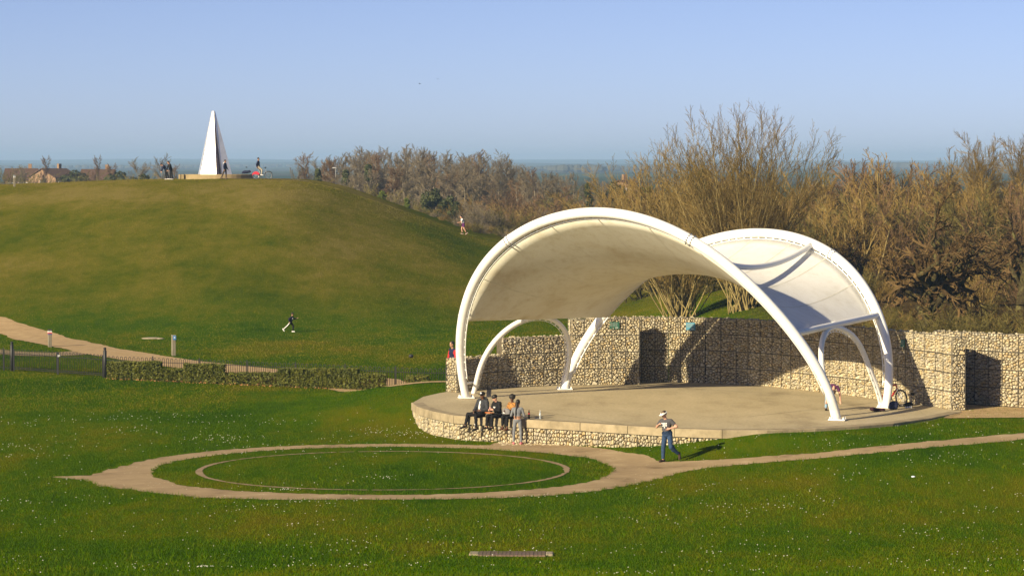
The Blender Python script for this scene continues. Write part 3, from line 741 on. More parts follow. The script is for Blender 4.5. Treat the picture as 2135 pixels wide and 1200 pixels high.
def grow(rg, roots, spec):
    """roots: list of (pos, dir, length, radius); spec per level: dict(n, seg, wander, up, ang, len, rad, start)"""
    segs = []; stack = [(np.array(p, float), unit(d), l, r, 0, i) for i, (p, d, l, r) in enumerate(roots)]
    while stack:
        p, d, l, r, lv, rid = stack.pop(); s = spec[lv]; n = s['seg']; step = l / n; rr = r; pts = [(p, d, r)]
        for i in range(n):
            d = unit(d + rg.normal(0, s['wander'], 3) + np.array([0, 0, s['up']])); q = p + d * step
            r2 = max(s['rmin'], r * (1 - (i + 1) / n * s['taper'])); segs.append((p, q, rr, r2, lv, rid)); p, rr = q, r2; pts.append((p, d, r2))
        if lv + 1 < len(spec):
            c = spec[lv + 1]; k = max(1, int(round(s['kids'] * rg.uniform(.8, 1.2))))
            for j in range(k):
                t = s['start'] + (1 - s['start']) * (j + rg.random()) / k; f = t * n; i = min(n - 1, int(f)); g = f - i
                bp = pts[i][0] * (1 - g) + pts[i + 1][0] * g; bd = pts[i + 1][1]; br = pts[i][2] * (1 - g) + pts[i + 1][2] * g
                a = rg.uniform(*c['ang']); perp = unit(np.cross(bd, rg.normal(size=3))); nd = unit(bd * math.cos(a) + perp * math.sin(a))
                ll = l * c['len'] * rg.uniform(.65, 1.2) * (1 - 0.45 * (t - s['start']) / (1.001 - s['start']) * s.get('cone', 1))
                stack.append((bp, nd, ll, max(c['rmin'], min(br * 0.8, r * c['rad'])), lv + 1, rid))
    P0 = np.array([s[0] for s in segs]); P1 = np.array([s[1] for s in segs]); A = np.array([s[2:6] for s in segs])
    return P0, P1, A[:, 0], A[:, 1], A[:, 2].astype(int), A[:, 3].astype(int)
def seg_mesh(name, P0, P1, r0, r1, k):
    d = P1 - P0; d = d / (np.linalg.norm(d, axis=1, keepdims=True) + 1e-9)
    ref = np.where(np.abs(d[:, 2:3]) < 0.9, np.array([[0, 0, 1.0]]), np.array([[1.0, 0, 0]]))
    u = np.cross(d, ref); u /= np.linalg.norm(u, axis=1, keepdims=True); w = np.cross(d, u)
    a = np.arange(k) * 2 * math.pi / k; ca, sa = np.cos(a)[None, :, None], np.sin(a)[None, :, None]
    off_ = ca * u[:, None] + sa * w[:, None]
    V = np.concatenate([P0[:, None] + off_ * r0[:, None, None], P1[:, None] + off_ * r1[:, None, None]], 1)
    n = len(P0); base = (np.arange(n) * 2 * k)[:, None, None]; i = np.arange(k)
    Q = np.stack([i, (i + 1) % k, k + (i + 1) % k, k + i], -1)[None]
    return mesh_np(name, V.reshape(-1, 3), (base + Q).reshape(-1, 4), k > 3)
PROTO = {}
def proto(key, seed, roots, spec, mt, mc, trunk_lv=1, pct=98.8, stems=False):
    rg = np.random.default_rng(seed); P0, P1, r0, r1, lv, rid = grow(rg, roots(rg), spec)
    t = lv < trunk_lv; h = np.percentile(P1[:, 2], pct)
    if stems:
        tm = []
        for i in range(rid.max() + 1):
            q = t & (rid == i); m_ = seg_mesh('stem', P0[q], P1[q], r0[q], r1[q], 6); m_.materials.append(mt); tm.append(m_)
    else: tm = seg_mesh('trunk', P0[t], P1[t], r0[t], r1[t], 7); tm.materials.append(mt)
    cm = seg_mesh('crown', P0[~t], P1[~t], r0[~t], r1[~t], 3); cm.materials.append(mc)
    PROTO[key] = (tm, cm, h); return h
S = dict
proto('willow', 3, lambda rg: [((rg.normal(0, .42), rg.normal(0, .42), -0.2), (math.cos(a) * s, math.sin(a) * s, 1), rg.uniform(10.2, 12.2) * (1 - .16 * s) * (1 if rg.random() < .72 else .65), rg.uniform(.028, .062)) for a, s in [(rg.uniform(0, 6.28), .62 * rg.random() ** .62 + 0.03) for _ in range(84)]],
      [S(seg=10, wander=.05, up=.022, taper=.88, rmin=.010, kids=20, start=.25), S(seg=4, wander=.09, up=.08, taper=.8, rmin=.009, ang=(.3, .7), len=.20, rad=.4, kids=8, start=.1), S(seg=3, wander=.12, up=.06, taper=.6, rmin=.0075, ang=(.3, .8), len=.42, rad=.5, kids=0, start=.2)], B_WILLOW, B_WTWIG, pct=99.7, stems=True)
proto('oak', 4, lambda rg: [((0, 0, -.2), (.04, 0, 1), 3.4, .32)],
      [S(seg=7, wander=.16, up=.02, taper=.5, rmin=.1, kids=11, start=.32, cone=.3), S(seg=7, wander=.30, up=.03, taper=.75, rmin=.05, ang=(.5, 1.4), len=.95, rad=.70, kids=8, start=.2, cone=.6), S(seg=5, wander=.34, up=.04, taper=.75, rmin=.026, ang=(.5, 1.2), len=.5, rad=.6, kids=7, start=.15, cone=.6),
       S(seg=4, wander=.34, up=.05, taper=.6, rmin=.012, ang=(.4, 1.2), len=.46, rad=.5, kids=4, start=.1), S(seg=3, wander=.3, up=.05, taper=.5, rmin=.008, ang=(.4, 1.2), len=.45, rad=.6, kids=0, start=.1)], B_OAK, B_OTWIG, 2, pct=99.5)
def wood_proto(key, seed, mt, mc, h=11, lean=.05, wide=.5, rmin=.0135):
    return proto(key, seed, lambda rg: [((0, 0, -.3), (rg.normal(0, lean), rg.normal(0, lean), 1), h * .86, .17)],
      [S(seg=9, wander=.05, up=.02, taper=.88, rmin=.025, kids=26, start=.2), S(seg=5, wander=.07, up=.05, taper=.85, rmin=rmin * 1.2, ang=(.35, .8), len=wide * .68, rad=.36, kids=12, start=.12, cone=.75), S(seg=4, wander=.08, up=.04, taper=.7, rmin=rmin * .85, ang=(.3, .75), len=.42, rad=.5, kids=12, start=.1, cone=.5),
       S(seg=3, wander=.09, up=.03, taper=.5, rmin=rmin * .65, ang=(.3, .7), len=.45, rad=.6, kids=0, start=.1)], mt, mc)
wood_proto('wood_a', 11, B_GREY, B_GTWIG); wood_proto('wood_b', 12, B_GREY, B_GTWIG, wide=.66, lean=.1); wood_proto('wood_c', 13, B_GREY, B_RED, wide=.42)
wood_proto('pale', 15, B_GREY, B_WTWIG, wide=.75, lean=.12)
def bush_proto(key, seed, mt, mc, n=26, spread=.55):
    return proto(key, seed, lambda rg: [((rg.normal(0, .5), rg.normal(0, .5), -.2), (math.cos(a) * s, math.sin(a) * s, 1), rg.uniform(2.6, 4.4), rg.uniform(.025, .05)) for a, s in [(rg.uniform(0, 6.28), abs(rg.normal(0, spread))) for _ in range(n)]],
      [S(seg=6, wander=.08, up=.02, taper=.8, rmin=.013, kids=15, start=.08), S(seg=4, wander=.10, up=.05, taper=.7, rmin=.010, ang=(.3, .85), len=.34, rad=.5, kids=13, start=.05), S(seg=3, wander=.12, up=.04, taper=.5, rmin=.0075, ang=(.3, .85), len=.42, rad=.6, kids=0, start=.1)], mt, mc, pct=99.3)
bush_proto('bush_rust', 21, B_WILLOW, B_RUST); bush_proto('bush_olive', 22, B_OAK, B_OLIVE); bush_proto('bush_red', 23, B_OAK, B_RED); bush_proto('bush_grey', 24, B_GREY, B_GTWIG, spread=.75)
def leaf_cloud(rg, blobs, n, size):
    """leaf quads spread through lumpy blobs; blobs = (centre, radii)"""
    C = np.array([b[0] for b in blobs], float); Rr = np.array([b[1] for b in blobs], float)
    w = Rr.prod(1) ** (2 / 3); k = rg.choice(len(blobs), n, p=w / w.sum())
    dirs = rg.normal(size=(n, 3)); dirs /= np.linalg.norm(dirs, axis=1, keepdims=True)
    rad = rg.uniform(.55, 1.08, (n, 1)) ** .6; P = C[k] + dirs * Rr[k] * rad
    nrm_ = unit_rows(dirs + rg.normal(0, .6, (n, 3))); a = unit_rows(np.cross(nrm_, rg.normal(size=(n, 3)))); b = np.cross(nrm_, a)
    s = size * rg.uniform(.6, 1.4, (n, 1)); V = np.stack([P - a * s, P - b * s * .55, P + a * s, P + b * s * .55], 1)
    return V.reshape(-1, 3), np.arange(4 * n).reshape(n, 4)
def unit_rows(v): return v / (np.linalg.norm(v, axis=1, keepdims=True) + 1e-9)
def leafy_proto(key, seed, h, w, mt, mc, n=2600, size=.10, conic=False):
    rg = np.random.default_rng(seed); bl = []
    for i in range(26):
        t = rg.uniform(.05, 1); ww = w * ((1 - t) * .9 + .12 if conic else math.sqrt(max(.05, 1 - (2 * t - .85) ** 2 * .75)) * .75)
        a = rg.uniform(0, 6.28); q = ww * rg.uniform(.2, .8); s = rg.uniform(.16, .30) * w
        bl.append(((math.cos(a) * q, math.sin(a) * q, t * h * .92), (s, s, s * (1.3 if conic else .9))))
    V, Fq = leaf_cloud(rg, bl, n, size); cm = mesh_np('crown', V, Fq); cm.materials.append(mc)
    tm = MB().tube(np.array([[0, 0, -.2], [0, 0, h * .4], [.05, 0, h * .8]]), [.12, .08, .02], 7).mesh('trunk', True); tm.materials.append(mt)
    PROTO[key] = (tm, cm, h)
leafy_proto('evergreen', 31, 3.2, 1.7, B_OAK, LEAF2, 4200, .11)
leafy_proto('ivy', 32, 6.0, 1.2, B_OAK, LEAF, 4200, .13, True)
leafy_proto('holly', 33, 3.4, 1.7, B_OAK, LEAF, 5200, .085)
rgt = np.random.default_rng(77)
def plant(key, px, D, top_py, name, label, group, wide=1.0, cat='tree'):
    """tree at depth D, in line with pixel column px, reaching up to pixel row top_py; it stands on the ground"""
    tm, cm, h = PROTO[key]; q = PD(px, top_py, D); gz = float(H(q[0], D)); s = max(.12, (q[2] - gz) / h)
    r = empty(name, (q[0], D, gz - 0.05), rgt.uniform(0, 6.28), label, cat, group)
    r.scale = (s * wide, s * wide, s)
    for nm, me in ([('stem', q) for q in tm] if isinstance(tm, list) else [('trunk', tm)]) + [('crown', cm)]:
        o = bpy.data.objects.new(nm, me); COL.objects.link(o); o.parent = r
    return r
# willow behind the canopy, oak and neighbours behind the curved wall
w1 = plant('willow', 1553, 166, 226, 'willow_tree', 'tall many-stemmed bare willow fanning up behind the canopy', None, 1.0)
w2 = plant('willow', 1420, 172, 300, 'willow_tree', 'smaller bare willow leaning beside the tall one, seen under the canopy', None, 1.15); w2.rotation_euler[2] = 2.0
o1 = plant('oak', 1922, 141, 398, 'oak_tree', 'gnarled dark oak with reddish twigs behind the curved wall', None, 1.0); o1.rotation_euler[2] = 0.4
o2 = plant('oak', 2130, 158, 425, 'oak_tree', 'spreading bare oak behind the separate end wall', None, 1.05); o2.rotation_euler[2] = 2.6
o3 = plant('oak', 1790, 172, 470, 'oak_tree', 'bare oak between the willow and the gnarled oak', None, 1.1); o3.rotation_euler[2] = 4.4
for px, D, top, lab in ((2010, 232, 312, 'pale bare tree of middle height above the gnarled oak'), (2072, 240, 284, 'tallest pale bare tree, above the spreading oak'), (2128, 236, 290, 'tall pale bare tree next to the tallest one'), (1952, 244, 335, 'lowest pale bare tree at the end of the pale row'), (2165, 240, 300, 'pale bare tree half out of view past the oaks')):
    plant('pale', px, D, top, 'bare_tree', lab, 'pale trees over the oaks', 1.0)
GB = 'brown thicket bushes behind the canopy and walls'
for px, D, top, k in [(1300, 250, 392, 'r'), (1340, 240, 380, 'u'), (1372, 232, 372, 'r'), (1410, 236, 366, 'u'), (1450, 228, 380, 'r'), (1490, 240, 372, 'o'), (1540, 235, 378, 'r'), (1590, 240, 382, 'u'), (1640, 230, 385, 'r'), (1690, 238, 380, 'o'), (1735, 228, 378, 'r'), (1770, 240, 358, 'u'), (1800, 245, 352, 'r'), (1835, 240, 350, 'u'), (1870, 238, 362, 'r'), (1905, 245, 352, 'u'), (1945, 240, 350, 'r'),
                       (1350, 205, 440, 'o'), (1400, 210, 450, 'r'), (1450, 200, 470, 'o'), (1500, 205, 440, 'r'), (1560, 200, 450, 'o'), (1620, 205, 430, 'r'), (1670, 198, 445, 'o'), (1720, 205, 430, 'u'), (1775, 200, 415, 'r'), (1830, 205, 410, 'o'), (1885, 200, 405, 'u'), (1945, 206, 400, 'r'), (2005, 200, 395, 'o'), (2060, 206, 385, 'r'), (2115, 200, 390, 'u'), (2165, 205, 380, 'r'),
                       (1310, 215, 462, 'r'), (1270, 225, 470, 'u'), (1230, 235, 468, 'r'), (1700, 176, 520, 'o'), (1745, 172, 540, 'r'), (1800, 165, 560, 'o'), (1850, 170, 570, 'r'), (1985, 166, 575, 'o'), (2040, 162, 560, 'r'), (2090, 168, 535, 'o'), (1660, 180, 500, 'r'), (1900, 178, 520, 'u'), (2150, 165, 540, 'u'), (1960, 158, 628, 'o'), (1870, 156, 628, 'o'), (2060, 150, 625, 'o'), (1600, 190, 500, 'o'), (1540, 192, 520, 'r'), (1480, 190, 540, 'o')] + [(1800 + 27 * i, 137 + 5 * (i % 3), 640 + 10 * (i % 2), 'oro'[i % 3]) for i in range(14)]:
    key = {'r': 'bush_rust', 'o': 'bush_olive', 'u': 'bush_red'}[k]
    colr = {'r': 'rust brown', 'o': 'olive brown', 'u': 'reddish'}[k]
    where = 'near the foot of the hill ridge' if px < 1330 else 'behind the smaller willow' if px < 1480 else 'behind the tall willow' if px < 1650 else 'between the tall willow and the oaks' if px < 1790 else 'behind the gnarled oak' if px < 1990 else 'behind the separate end wall'
    row = 'tall' if D > 220 else 'mid-height' if D > 195 else 'low'
    plant(key, px, D, top, 'thicket_bush', '%s %s bare bush %s' % (row, colr, where), GB, rgt.uniform(.9, 1.25), 'bush')
# wood beyond the ridge
GWD = 'bare trees of the wood beyond the ridge'
for i, (px, top) in enumerate([(618, 345), (650, 320), (672, 335), (690, 330), (712, 322), (735, 313), (757, 308), (778, 312), (800, 318), (822, 314), (842, 304), (862, 308), (884, 310), (905, 318), (928, 316), (950, 324), (972, 322), (992, 320), (1012, 315), (1030, 318), (1052, 328), (1072, 338), (1095, 345), (1120, 352), (1148, 358), (1176, 362), (1200, 360), (1228, 368), (1262, 380)]):
    red = px in (650, 672); key = 'wood_c' if red or i % 5 == 3 else ('wood_a', 'wood_b')[i % 2]
    lab = 'reddish bare birch at the near end of the wood' if red else ('russet bare tree in the wood beyond the ridge' if key == 'wood_c' else 'grey bare tree in the wood beyond the ridge')
    plant(key, px, rgt.uniform(385, 440), top, 'birch_tree' if red else 'bare_tree', lab, GWD, 1.25)
for i in range(30):
    px = 640 + i * 21.5 + rgt.uniform(-8, 8); top = np.interp(px, [640, 760, 900, 1050, 1150, 1290], [372, 352, 352, 362, 372, 392]) + rgt.uniform(-8, 10)
    plant(('wood_a', 'wood_b', 'wood_a' if i % 2 else 'wood_c')[i % 3], px, rgt.uniform(345, 382), top, 'bare_tree', ('grey bare sapling at the edge of the wood', 'spreading grey sapling at the edge of the wood', 'russet sapling at the edge of the wood' if i % 2 == 0 else 'grey bare sapling at the edge of the wood')[i % 3], 'saplings along the edge of the wood', 1.5)
for i in range(26):
    px = 668 + i * 20 + rgt.uniform(-7, 7); top = np.interp(px, [640, 700, 760, 840, 930, 1020, 1090, 1190], [335, 326, 315, 311, 322, 323, 348, 364]) + rgt.uniform(0, 9)
    plant(('wood_b', 'wood_a')[i % 2], px, rgt.uniform(445, 480), top, 'bare_tree', ('spreading grey tree in the rear rank of the wood', 'upright grey tree in the rear rank of the wood')[i % 2], 'rear rank of the wood beyond the ridge', 1.3)
GS = 'scrub bushes below the wood'
for i in range(44):
    px = 655 + i * 15.5 + rgt.uniform(-8, 8); row = i % 3; top = np.interp(px, [650, 760, 850, 950, 1050, 1150, 1340], [384, 392, 402, 408, 402, 400, 420]) + row * 17 + rgt.uniform(-7, 8)
    key = ('bush_grey', 'bush_olive', 'bush_rust', 'bush_red')[int(rgt.integers(4)) if px > 900 else int(rgt.integers(2))]
    plant(key, px, 338 - row * 20 + rgt.uniform(-6, 6), top, 'scrub_bush', {'bush_grey': 'grey leafless scrub bush below the wood', 'bush_olive': 'olive leafless scrub bush below the wood', 'bush_rust': 'rust leafless scrub bush below the wood', 'bush_red': 'reddish leafless scrub bush below the wood'}[key], GS, 1.35, 'bush')
for i in range(16):
    px = 900 + i * 18 + rgt.uniform(-6, 6); key = ('bush_grey', 'bush_rust', 'bush_olive')[i % 3]
    plant(key, px, 268 + rgt.uniform(-2, 10), np.interp(px, [900, 1000, 1200], [448, 466, 500]) + rgt.uniform(-6, 6), 'scrub_bush', ('pale leafless shrub on the ridge behind the runner', 'rust leafless shrub on the ridge behind the runner', 'olive leafless shrub on the ridge behind the runner')[i % 3], 'shrubs along the ridge', 1.3, 'bush')
for px, D, top, key, nm, lab in ((848, 282, 412, 'evergreen', 'evergreen_bush', 'bright green conifer bush poking over the ridge'), (797, 290, 397, 'evergreen', 'evergreen_bush', 'small narrow green bush on the ridge'), (905, 318, 386, 'holly', 'holly_tree', 'dark green holly at the middle of the scrub'), (935, 315, 402, 'holly', 'holly_tree', 'lower dark green holly beside the taller one'), (912, 285, 440, 'ivy', 'evergreen_bush', 'slim dark green bush near the runner'),
                                 (662, 382, 348, 'ivy', 'ivy_clad_trunk', 'ivy-clad trunk under the reddish birch'), (720, 380, 350, 'ivy', 'ivy_clad_trunk', 'ivy-clad forked trunk near the lamp post'), (769, 380, 338, 'ivy', 'ivy_clad_trunk', 'tall ivy column in the middle of the wood'), (1226, 330, 378, 'ivy', 'ivy_clad_trunk', 'lone slim ivy column at the far end of the wood'), (1284, 360, 372, 'holly', 'evergreen_bush', 'dark evergreen beside the red roof'), (1330, 262, 396, 'evergreen', 'evergreen_bush', 'green bush at the edge of the brown thicket'),
                                 (1470, 200, 345, 'ivy', 'ivy_clad_trunk', 'dark ivy clump inside the tall willow')):
    plant(key, px, D, top, nm, lab, None, 1.0, 'bush')
# far trees by the houses
for px, D, top, key, nm, lab, w in ((97, 575, 326, 'wood_c', 'bare_tree', 'slim bare tree behind the gabled house', 1.0), (205, 575, 325, 'wood_c', 'bare_tree', 'slim bare tree behind the long brown roof', .9), (300, 420, 334, 'wood_b', 'bare_tree', 'round bare tree beside the hilltop', 1.3), (340, 415, 326, 'wood_b', 'bare_tree', 'taller round bare tree behind the stooping pair', 1.2), (235, 480, 342, 'wood_c', 'bare_tree', 'low reddish bare tree beyond the brown roof', 1.2), (375, 430, 345, 'wood_c', 'bare_tree', 'low reddish tree between the pair and the pyramid', 1.1), (40, 560, 345, 'wood_a', 'bare_tree', 'faint bare tree above the first roof', 1.6), (10, 520, 352, 'bush_olive', 'bush', 'olive bush before the first roof', 1.4), (250, 470, 351, 'holly', 'evergreen_bush', 'dark green bush at the end of the roofs', 1.2), (153, 500, 349, 'holly', 'evergreen_bush', 'dark evergreen between the two houses', 1.3), (298, 400, 356, 'holly', 'evergreen_bush', 'dark low bush under the round bare tree', 1.1), (185, 490, 362, 'bush_olive', 'bush', 'olive bush before the long brown roof', 1.6), (88, 500, 365, 'bush_olive', 'bush', 'olive bush before the gabled house', 1.6), (275, 395, 368, 'bush_olive', 'bush', 'low olive bush on the hill shoulder', 1.3)):
    plant(key, px, D, top, nm, lab, None, w, 'bush' if 'bush' in key or key == 'holly' else 'tree')
# distant woods
lm = pm('far_wood', [(0.04, 0.045, 0.03), (0.07, 0.065, 0.04)], 0.02, 0.95, coord='World')
fw = MB(); rg = np.random.default_rng(9)
for x0, x1, D, top in ((1100, 1340, 3300, 343), (1150, 1260, 3000, 341), (1700, 1960, 4200, 337), (300, 700, 5200, 342), (1340, 1500, 3600, 340), (0, 400, 4600, 343), (1960, 2200, 3900, 341)):
    for k in range(int((x1 - x0) / 3.2)):
        px = rg.uniform(x0, x1); Dd = D * rg.uniform(.96, 1.06); e = 1 - abs(2 * (px - x0) / (x1 - x0) - 1) ** 3; q = PD(px, top + (1 - e) * 5 + rg.uniform(0, 3), Dd)
        gz = float(H(q[0], Dd)); hh = max(5, min(22, q[2] - gz)); fw.ball((q[0], Dd, gz + hh * .45), (hh * rg.uniform(.5, 1.1), hh * .7, hh * .55), nu=7, nv=5)
setp(fw.obj('distant_woods', lm), 'hazy dark woods on the far plain', 'woods', kind='stuff')

# ------------------------------------------------------------------ houses behind the hill
tile_m = pm('roof_tile', [(0.065, 0.038, 0.026), (0.10, 0.06, 0.04), (0.13, 0.08, 0.055)], 2.5, 0.9, 0.4, 6, spec=0.1)
brick_m = pm('house_brick', [(0.20, 0.125, 0.07), (0.27, 0.17, 0.10)], 3, 0.9, 0.2, 12)
glass_m = pm('window_glass', [(0.05, 0.06, 0.08)], 2, 0.15)
frame_m = pm('window_frame_white', [(0.75, 0.75, 0.73)], 3, 0.5)
def house(px, D, ridge_py, eave_py, wpx, dep, rz, label, gable=False):
    q = PD(px, ridge_py, D); e = PD(px, eave_py, D); w = wpx * D / FPX; gz = float(H(q[0], D)); r = empty('house', (q[0], D, gz), rz, label, 'house')
    hr_, he = q[2] - gz, e[2] - gz
    b = MB().box((0, 0, he / 2), (w, dep, he)); 
    b.add([(-w / 2, -dep / 2, he), (-w / 2, dep / 2, he), (-w / 2, 0, hr_ - .1), (w / 2, -dep / 2, he), (w / 2, dep / 2, he), (w / 2, 0, hr_ - .1)], [(0, 2, 1), (3, 4, 5)])
    b.obj('wall', brick_m, r)
    rf = MB(); o = .35; sl = (hr_ - he) / (dep / 2)
    for s in (-1, 1):
        a = np.array([[-w / 2 - o, s * (dep / 2 + o), he - sl * o], [w / 2 + o, s * (dep / 2 + o), he - sl * o], [w / 2 + o, 0, hr_], [-w / 2 - o, 0, hr_]])
        V = np.concatenate([a, a + [0, 0, .16]]); rf.add(V, [(0, 1, 2, 3), (7, 6, 5, 4), (0, 4, 5, 1), (1, 5, 6, 2), (3, 7, 4, 0)])
    ro = rf.obj('roof', tile_m, r)
    MB().box((w * .28, .3, hr_ + .4), (.7, .6, 1.4)).obj('chimney', brick_m, ro)
    for k in (-.28, .05, .3):
        f = MB().box((w * k, -dep / 2 - .03, he - 1.3), (1.3, .1, 1.2)).obj('window', frame_m, r); MB().box((w * k, -dep / 2 - .09, he - 1.3), (1.1, .04, 1.0)).obj('pane', glass_m, f)
    if gable:
        for z in (he - 1.2,): 
            f = MB().box((-w / 2 - .03, 0, z), (.1, 1.3, 1.2)).obj('window', frame_m, r); MB().box((-w / 2 - .09, 0, z), (.04, 1.1, 1.0)).obj('pane', glass_m, f)
    return r
house(45, 600, 352.5, 373, 62, 8, 0.05, 'brown-roofed house furthest along the skyline, half behind bushes')
house(112, 590, 352.5, 370, 62, 8.5, 0.85, 'brown-roofed house with a sunlit brick gable', True)
house(205, 605, 354, 374, 64, 8, -0.05, 'long brown-roofed house beside the dark evergreen')
house(1300, 480, 377, 383, 16, 5, 0.5, 'small orange-roofed house glimpsed beyond the thicket', True)

# ------------------------------------------------------------------ light pyramid
pq = T(449, 374.2); PYD = 262.0
base = PD(447, 373, PYD); bz = float(H(base[0], PYD))
pyr = empty('light_pyramid', (base[0], PYD, bz), 0, 'tall slender white metal pyramid sculpture on a round stone plinth', 'sculpture')
s_ = PYD / FPX
pl_m = pm('plinth_stone', [(0.24, 0.185, 0.095), (0.33, 0.25, 0.13)], 1.2, 0.9, 0.3, 6)
top = PD(444.5, 231, PYD)[2] - bz; pz = 0.42
MB().lathe([(3.15, -0.5), (3.15, pz - .04), (3.10, pz)], (0.4, 0, 0), 40).obj('plinth', pl_m, pyr)
for x, w in ((-3.0, .20), (-2.72, .26)): MB().box((x, -1.2, .2), (w, .5, .44), bev=.03).obj('plinth_block', pl_m, pyr)
pw_m = pm('pyramid_panel', [(0.82, 0.82, 0.82)], 2, 0.32, metal=0.6)
psh_m = pm('pyramid_inner', [(0.30, 0.24, 0.28)], 2, 0.5)
def pyp(px, py, dy): q = PD(px, py, PYD); return np.array([(q[0] - base[0]), dy, q[2] - bz])
apx = pyp(444.5, 231, 0)
def panel(a, b, t0, t1, ta, mat, th=.05):
    A, B = np.array(a), np.array(b); c = (A + B) / 2; inw = unit(np.array([0, .3, 0]) - np.array([c[0], c[1], 0]) * .3) * th
    V = np.array([A, B, t1, t0]); V = np.concatenate([V, V + inw])
    return MB().add(V, [(0, 1, 2, 3), (7, 6, 5, 4), (0, 4, 5, 1), (1, 5, 6, 2), (2, 6, 7, 3), (3, 7, 4, 0)]).obj(ta, mat, pyr)
Lc, Fl, Fr, R1_, R2_, R3 = pyp(413, 366.5, -.2), pyp(419.5, 366.5, -1.1), pyp(454.5, 366.5, -1.35), pyp(461.5, 366.5, -.55), pyp(465, 366.5, -.85), pyp(485, 366.5, -.22)
tA = lambda dx, dy: apx + np.array([dx, dy, -.02])
panel(Fl, Fr, tA(-.10, -.06), tA(.06, -.07), 'panel', pw_m)['label'] = 'sunlit broad front panel'
panel(Lc, Fl + [-.05, .06, 0], tA(-.14, .02), tA(-.11, -.05), 'panel', pw_m)
panel(Fr + [.03, .12, 0], R1_ + [0, .3, 0], tA(.06, -.03), tA(.08, .0), 'inner_slot', psh_m)
panel(R1_, R2_, tA(.075, -.06), tA(.10, -.05), 'fin', pw_m)
panel(R2_ + [.02, .05, 0], R3, tA(.11, -.03), tA(.16, .05), 'panel', pw_m)
panel(R3 + [0, .05, 0], np.array([0.1, 1.9, pz]), tA(.15, .08), tA(.0, .12), 'panel', pw_m)
panel(np.array([0.0, 1.9, pz]), Lc + [0, .08, 0], tA(-.02, .12), tA(-.14, .05), 'panel', pw_m)

# ------------------------------------------------------------------ hoop-top fence, gate, hedge
iron_m = pm('black_iron', [(0.018, 0.018, 0.020)], 6, 0.5, spec=0.4)
def hoop_mesh(w, h):
    a = np.linspace(math.pi, 0, 9); pts = [(-w / 2, 0, .04)] + [(math.cos(t) * w / 2, 0, h - w / 2 + math.sin(t) * w / 2) for t in a] + [(w / 2, 0, .04)]
    return MB().tube(np.array(pts), .0135, 5)
HOOP = hoop_mesh(.125, 1.06).mesh('hoop', True); HOOP.materials.append(iron_m)
def fence_run(root, A, B, off3, post_every=11, first_post=True):
    A, B = np.array(A, float), np.array(B, float); Ls = np.linalg.norm(B - A); e = (B - A) / Ls; n = int(Ls / .245); an = math.atan2(e[1], e[0])
    gz = lambda p: float(H(*p))
    for k in range(n):
        p = A + e * (k + .5) * Ls / n; o = bpy.data.objects.new('hoop', HOOP); COL.objects.link(o); o.parent = root; o.location = Vector((*p, gz(p))) - Vector(off3); o.rotation_euler = (0, 0, an)
    for z in (.16, .86):
        line = np.array([[*(A + e * t), gz(A + e * t) + z] for t in np.linspace(0, Ls, 14)]); MB().tube(line - off3, .016, 5).obj('rail', iron_m, root)
    for k in range(0 if first_post else post_every, n + 1, post_every):
        p = A + e * k * Ls / n; g = gz(p); MB().box(np.array([*p, g + .57]) - off3, (.05, .05, 1.14)).obj('post', iron_m, root)
G1 = np.array([PZ(25, 773, 0)[0], PZ(25, 773, 0)[1]]); G2 = PZ(219, 787, 0)[:2]; FE = np.array([-2.95, 130.2])
fe = empty('hoop_top_fence', (*G2, 0), 0, 'long black hoop-top iron fence running behind the hedge to the stone wall', 'fence'); f3 = np.array([*G2, 0.0])
fence_run(fe, G2 + unit(FE - G2) * .12, FE, f3, 11, False)
GL = G1 + (G1 - G2) * .5
fl = empty('hoop_top_fence', (*G1, 0), 0, 'short stretch of black hoop-top fence beyond the far gate post', 'fence'); fence_run(fl, GL, G1 - unit(G2 - G1) * .12, np.array([*G1, 0.0]))
for p, lab in ((G1, 'round black gate post at the outer end of the double gate'), (G2, 'round black gate post where the long fence begins')):
    g = MB().lathe([(.085, -.2), (.085, 1.32), (.06, 1.34), (.05, 1.37), (.075, 1.40), (.075, 1.44), (.03, 1.48)], (0, 0, 0), 14).obj('gate_post', iron_m, None, True); g.location = (*p, float(H(*p))); setp(g, lab, 'gate post', 'gate posts')
gm = (G1 + G2) / 2; e = unit(G2 - G1)
for a, b, lab in ((G1 + e * .14, gm - e * .03, 'black iron gate leaf hung on the outer post'), (gm + e * .03, G2 - e * .14, 'black iron gate leaf next to the long fence')):
    gt = empty('iron_gate', (*a, 0), 0, lab, 'gate', 'double iron gate'); o3_ = np.array([*a, 0.0]); Ls = np.linalg.norm(b - a); n = int(Ls / .245); an = math.atan2(e[1], e[0])
    for k in range(n):
        p = a + e * (k + .5) * Ls / n; o = bpy.data.objects.new('hoop', HOOP); COL.objects.link(o); o.parent = gt; o.location = Vector((*p, .05)) - Vector(o3_); o.rotation_euler = (0, 0, an)
    for z in (.12, .20, .88): MB().tube(np.array([[*a, z], [*b, z]]) - o3_, .018, 5).obj('rail', iron_m, gt)
    for p in (a, b): MB().box(np.array([*p, .55]) - o3_, (.05, .05, 1.1)).obj('stile', iron_m, gt)
    if lab.endswith('fence'): MB().box(np.array([*(a + e * .06), .92]) - o3_, (.12, .06, .1)).obj('latch', pm('steel', [(.5, .5, .5)], 4, .4, metal=.6), gt)
hedge_m = leafm('hedge_leaf', (0.038, 0.050, 0.003), (0.080, 0.090, 0.008), (0.14, 0.138, 0.016))
hedge_tw = bark('hedge_twig', (0.06, 0.035, 0.015), (0.11, 0.06, 0.03), (0.15, 0.09, 0.04))
dead_m = pm('dead_leaf', [(0.22, 0.09, 0.03), (0.36, 0.16, 0.06), (0.42, 0.24, 0.11)], 6, 0.9)
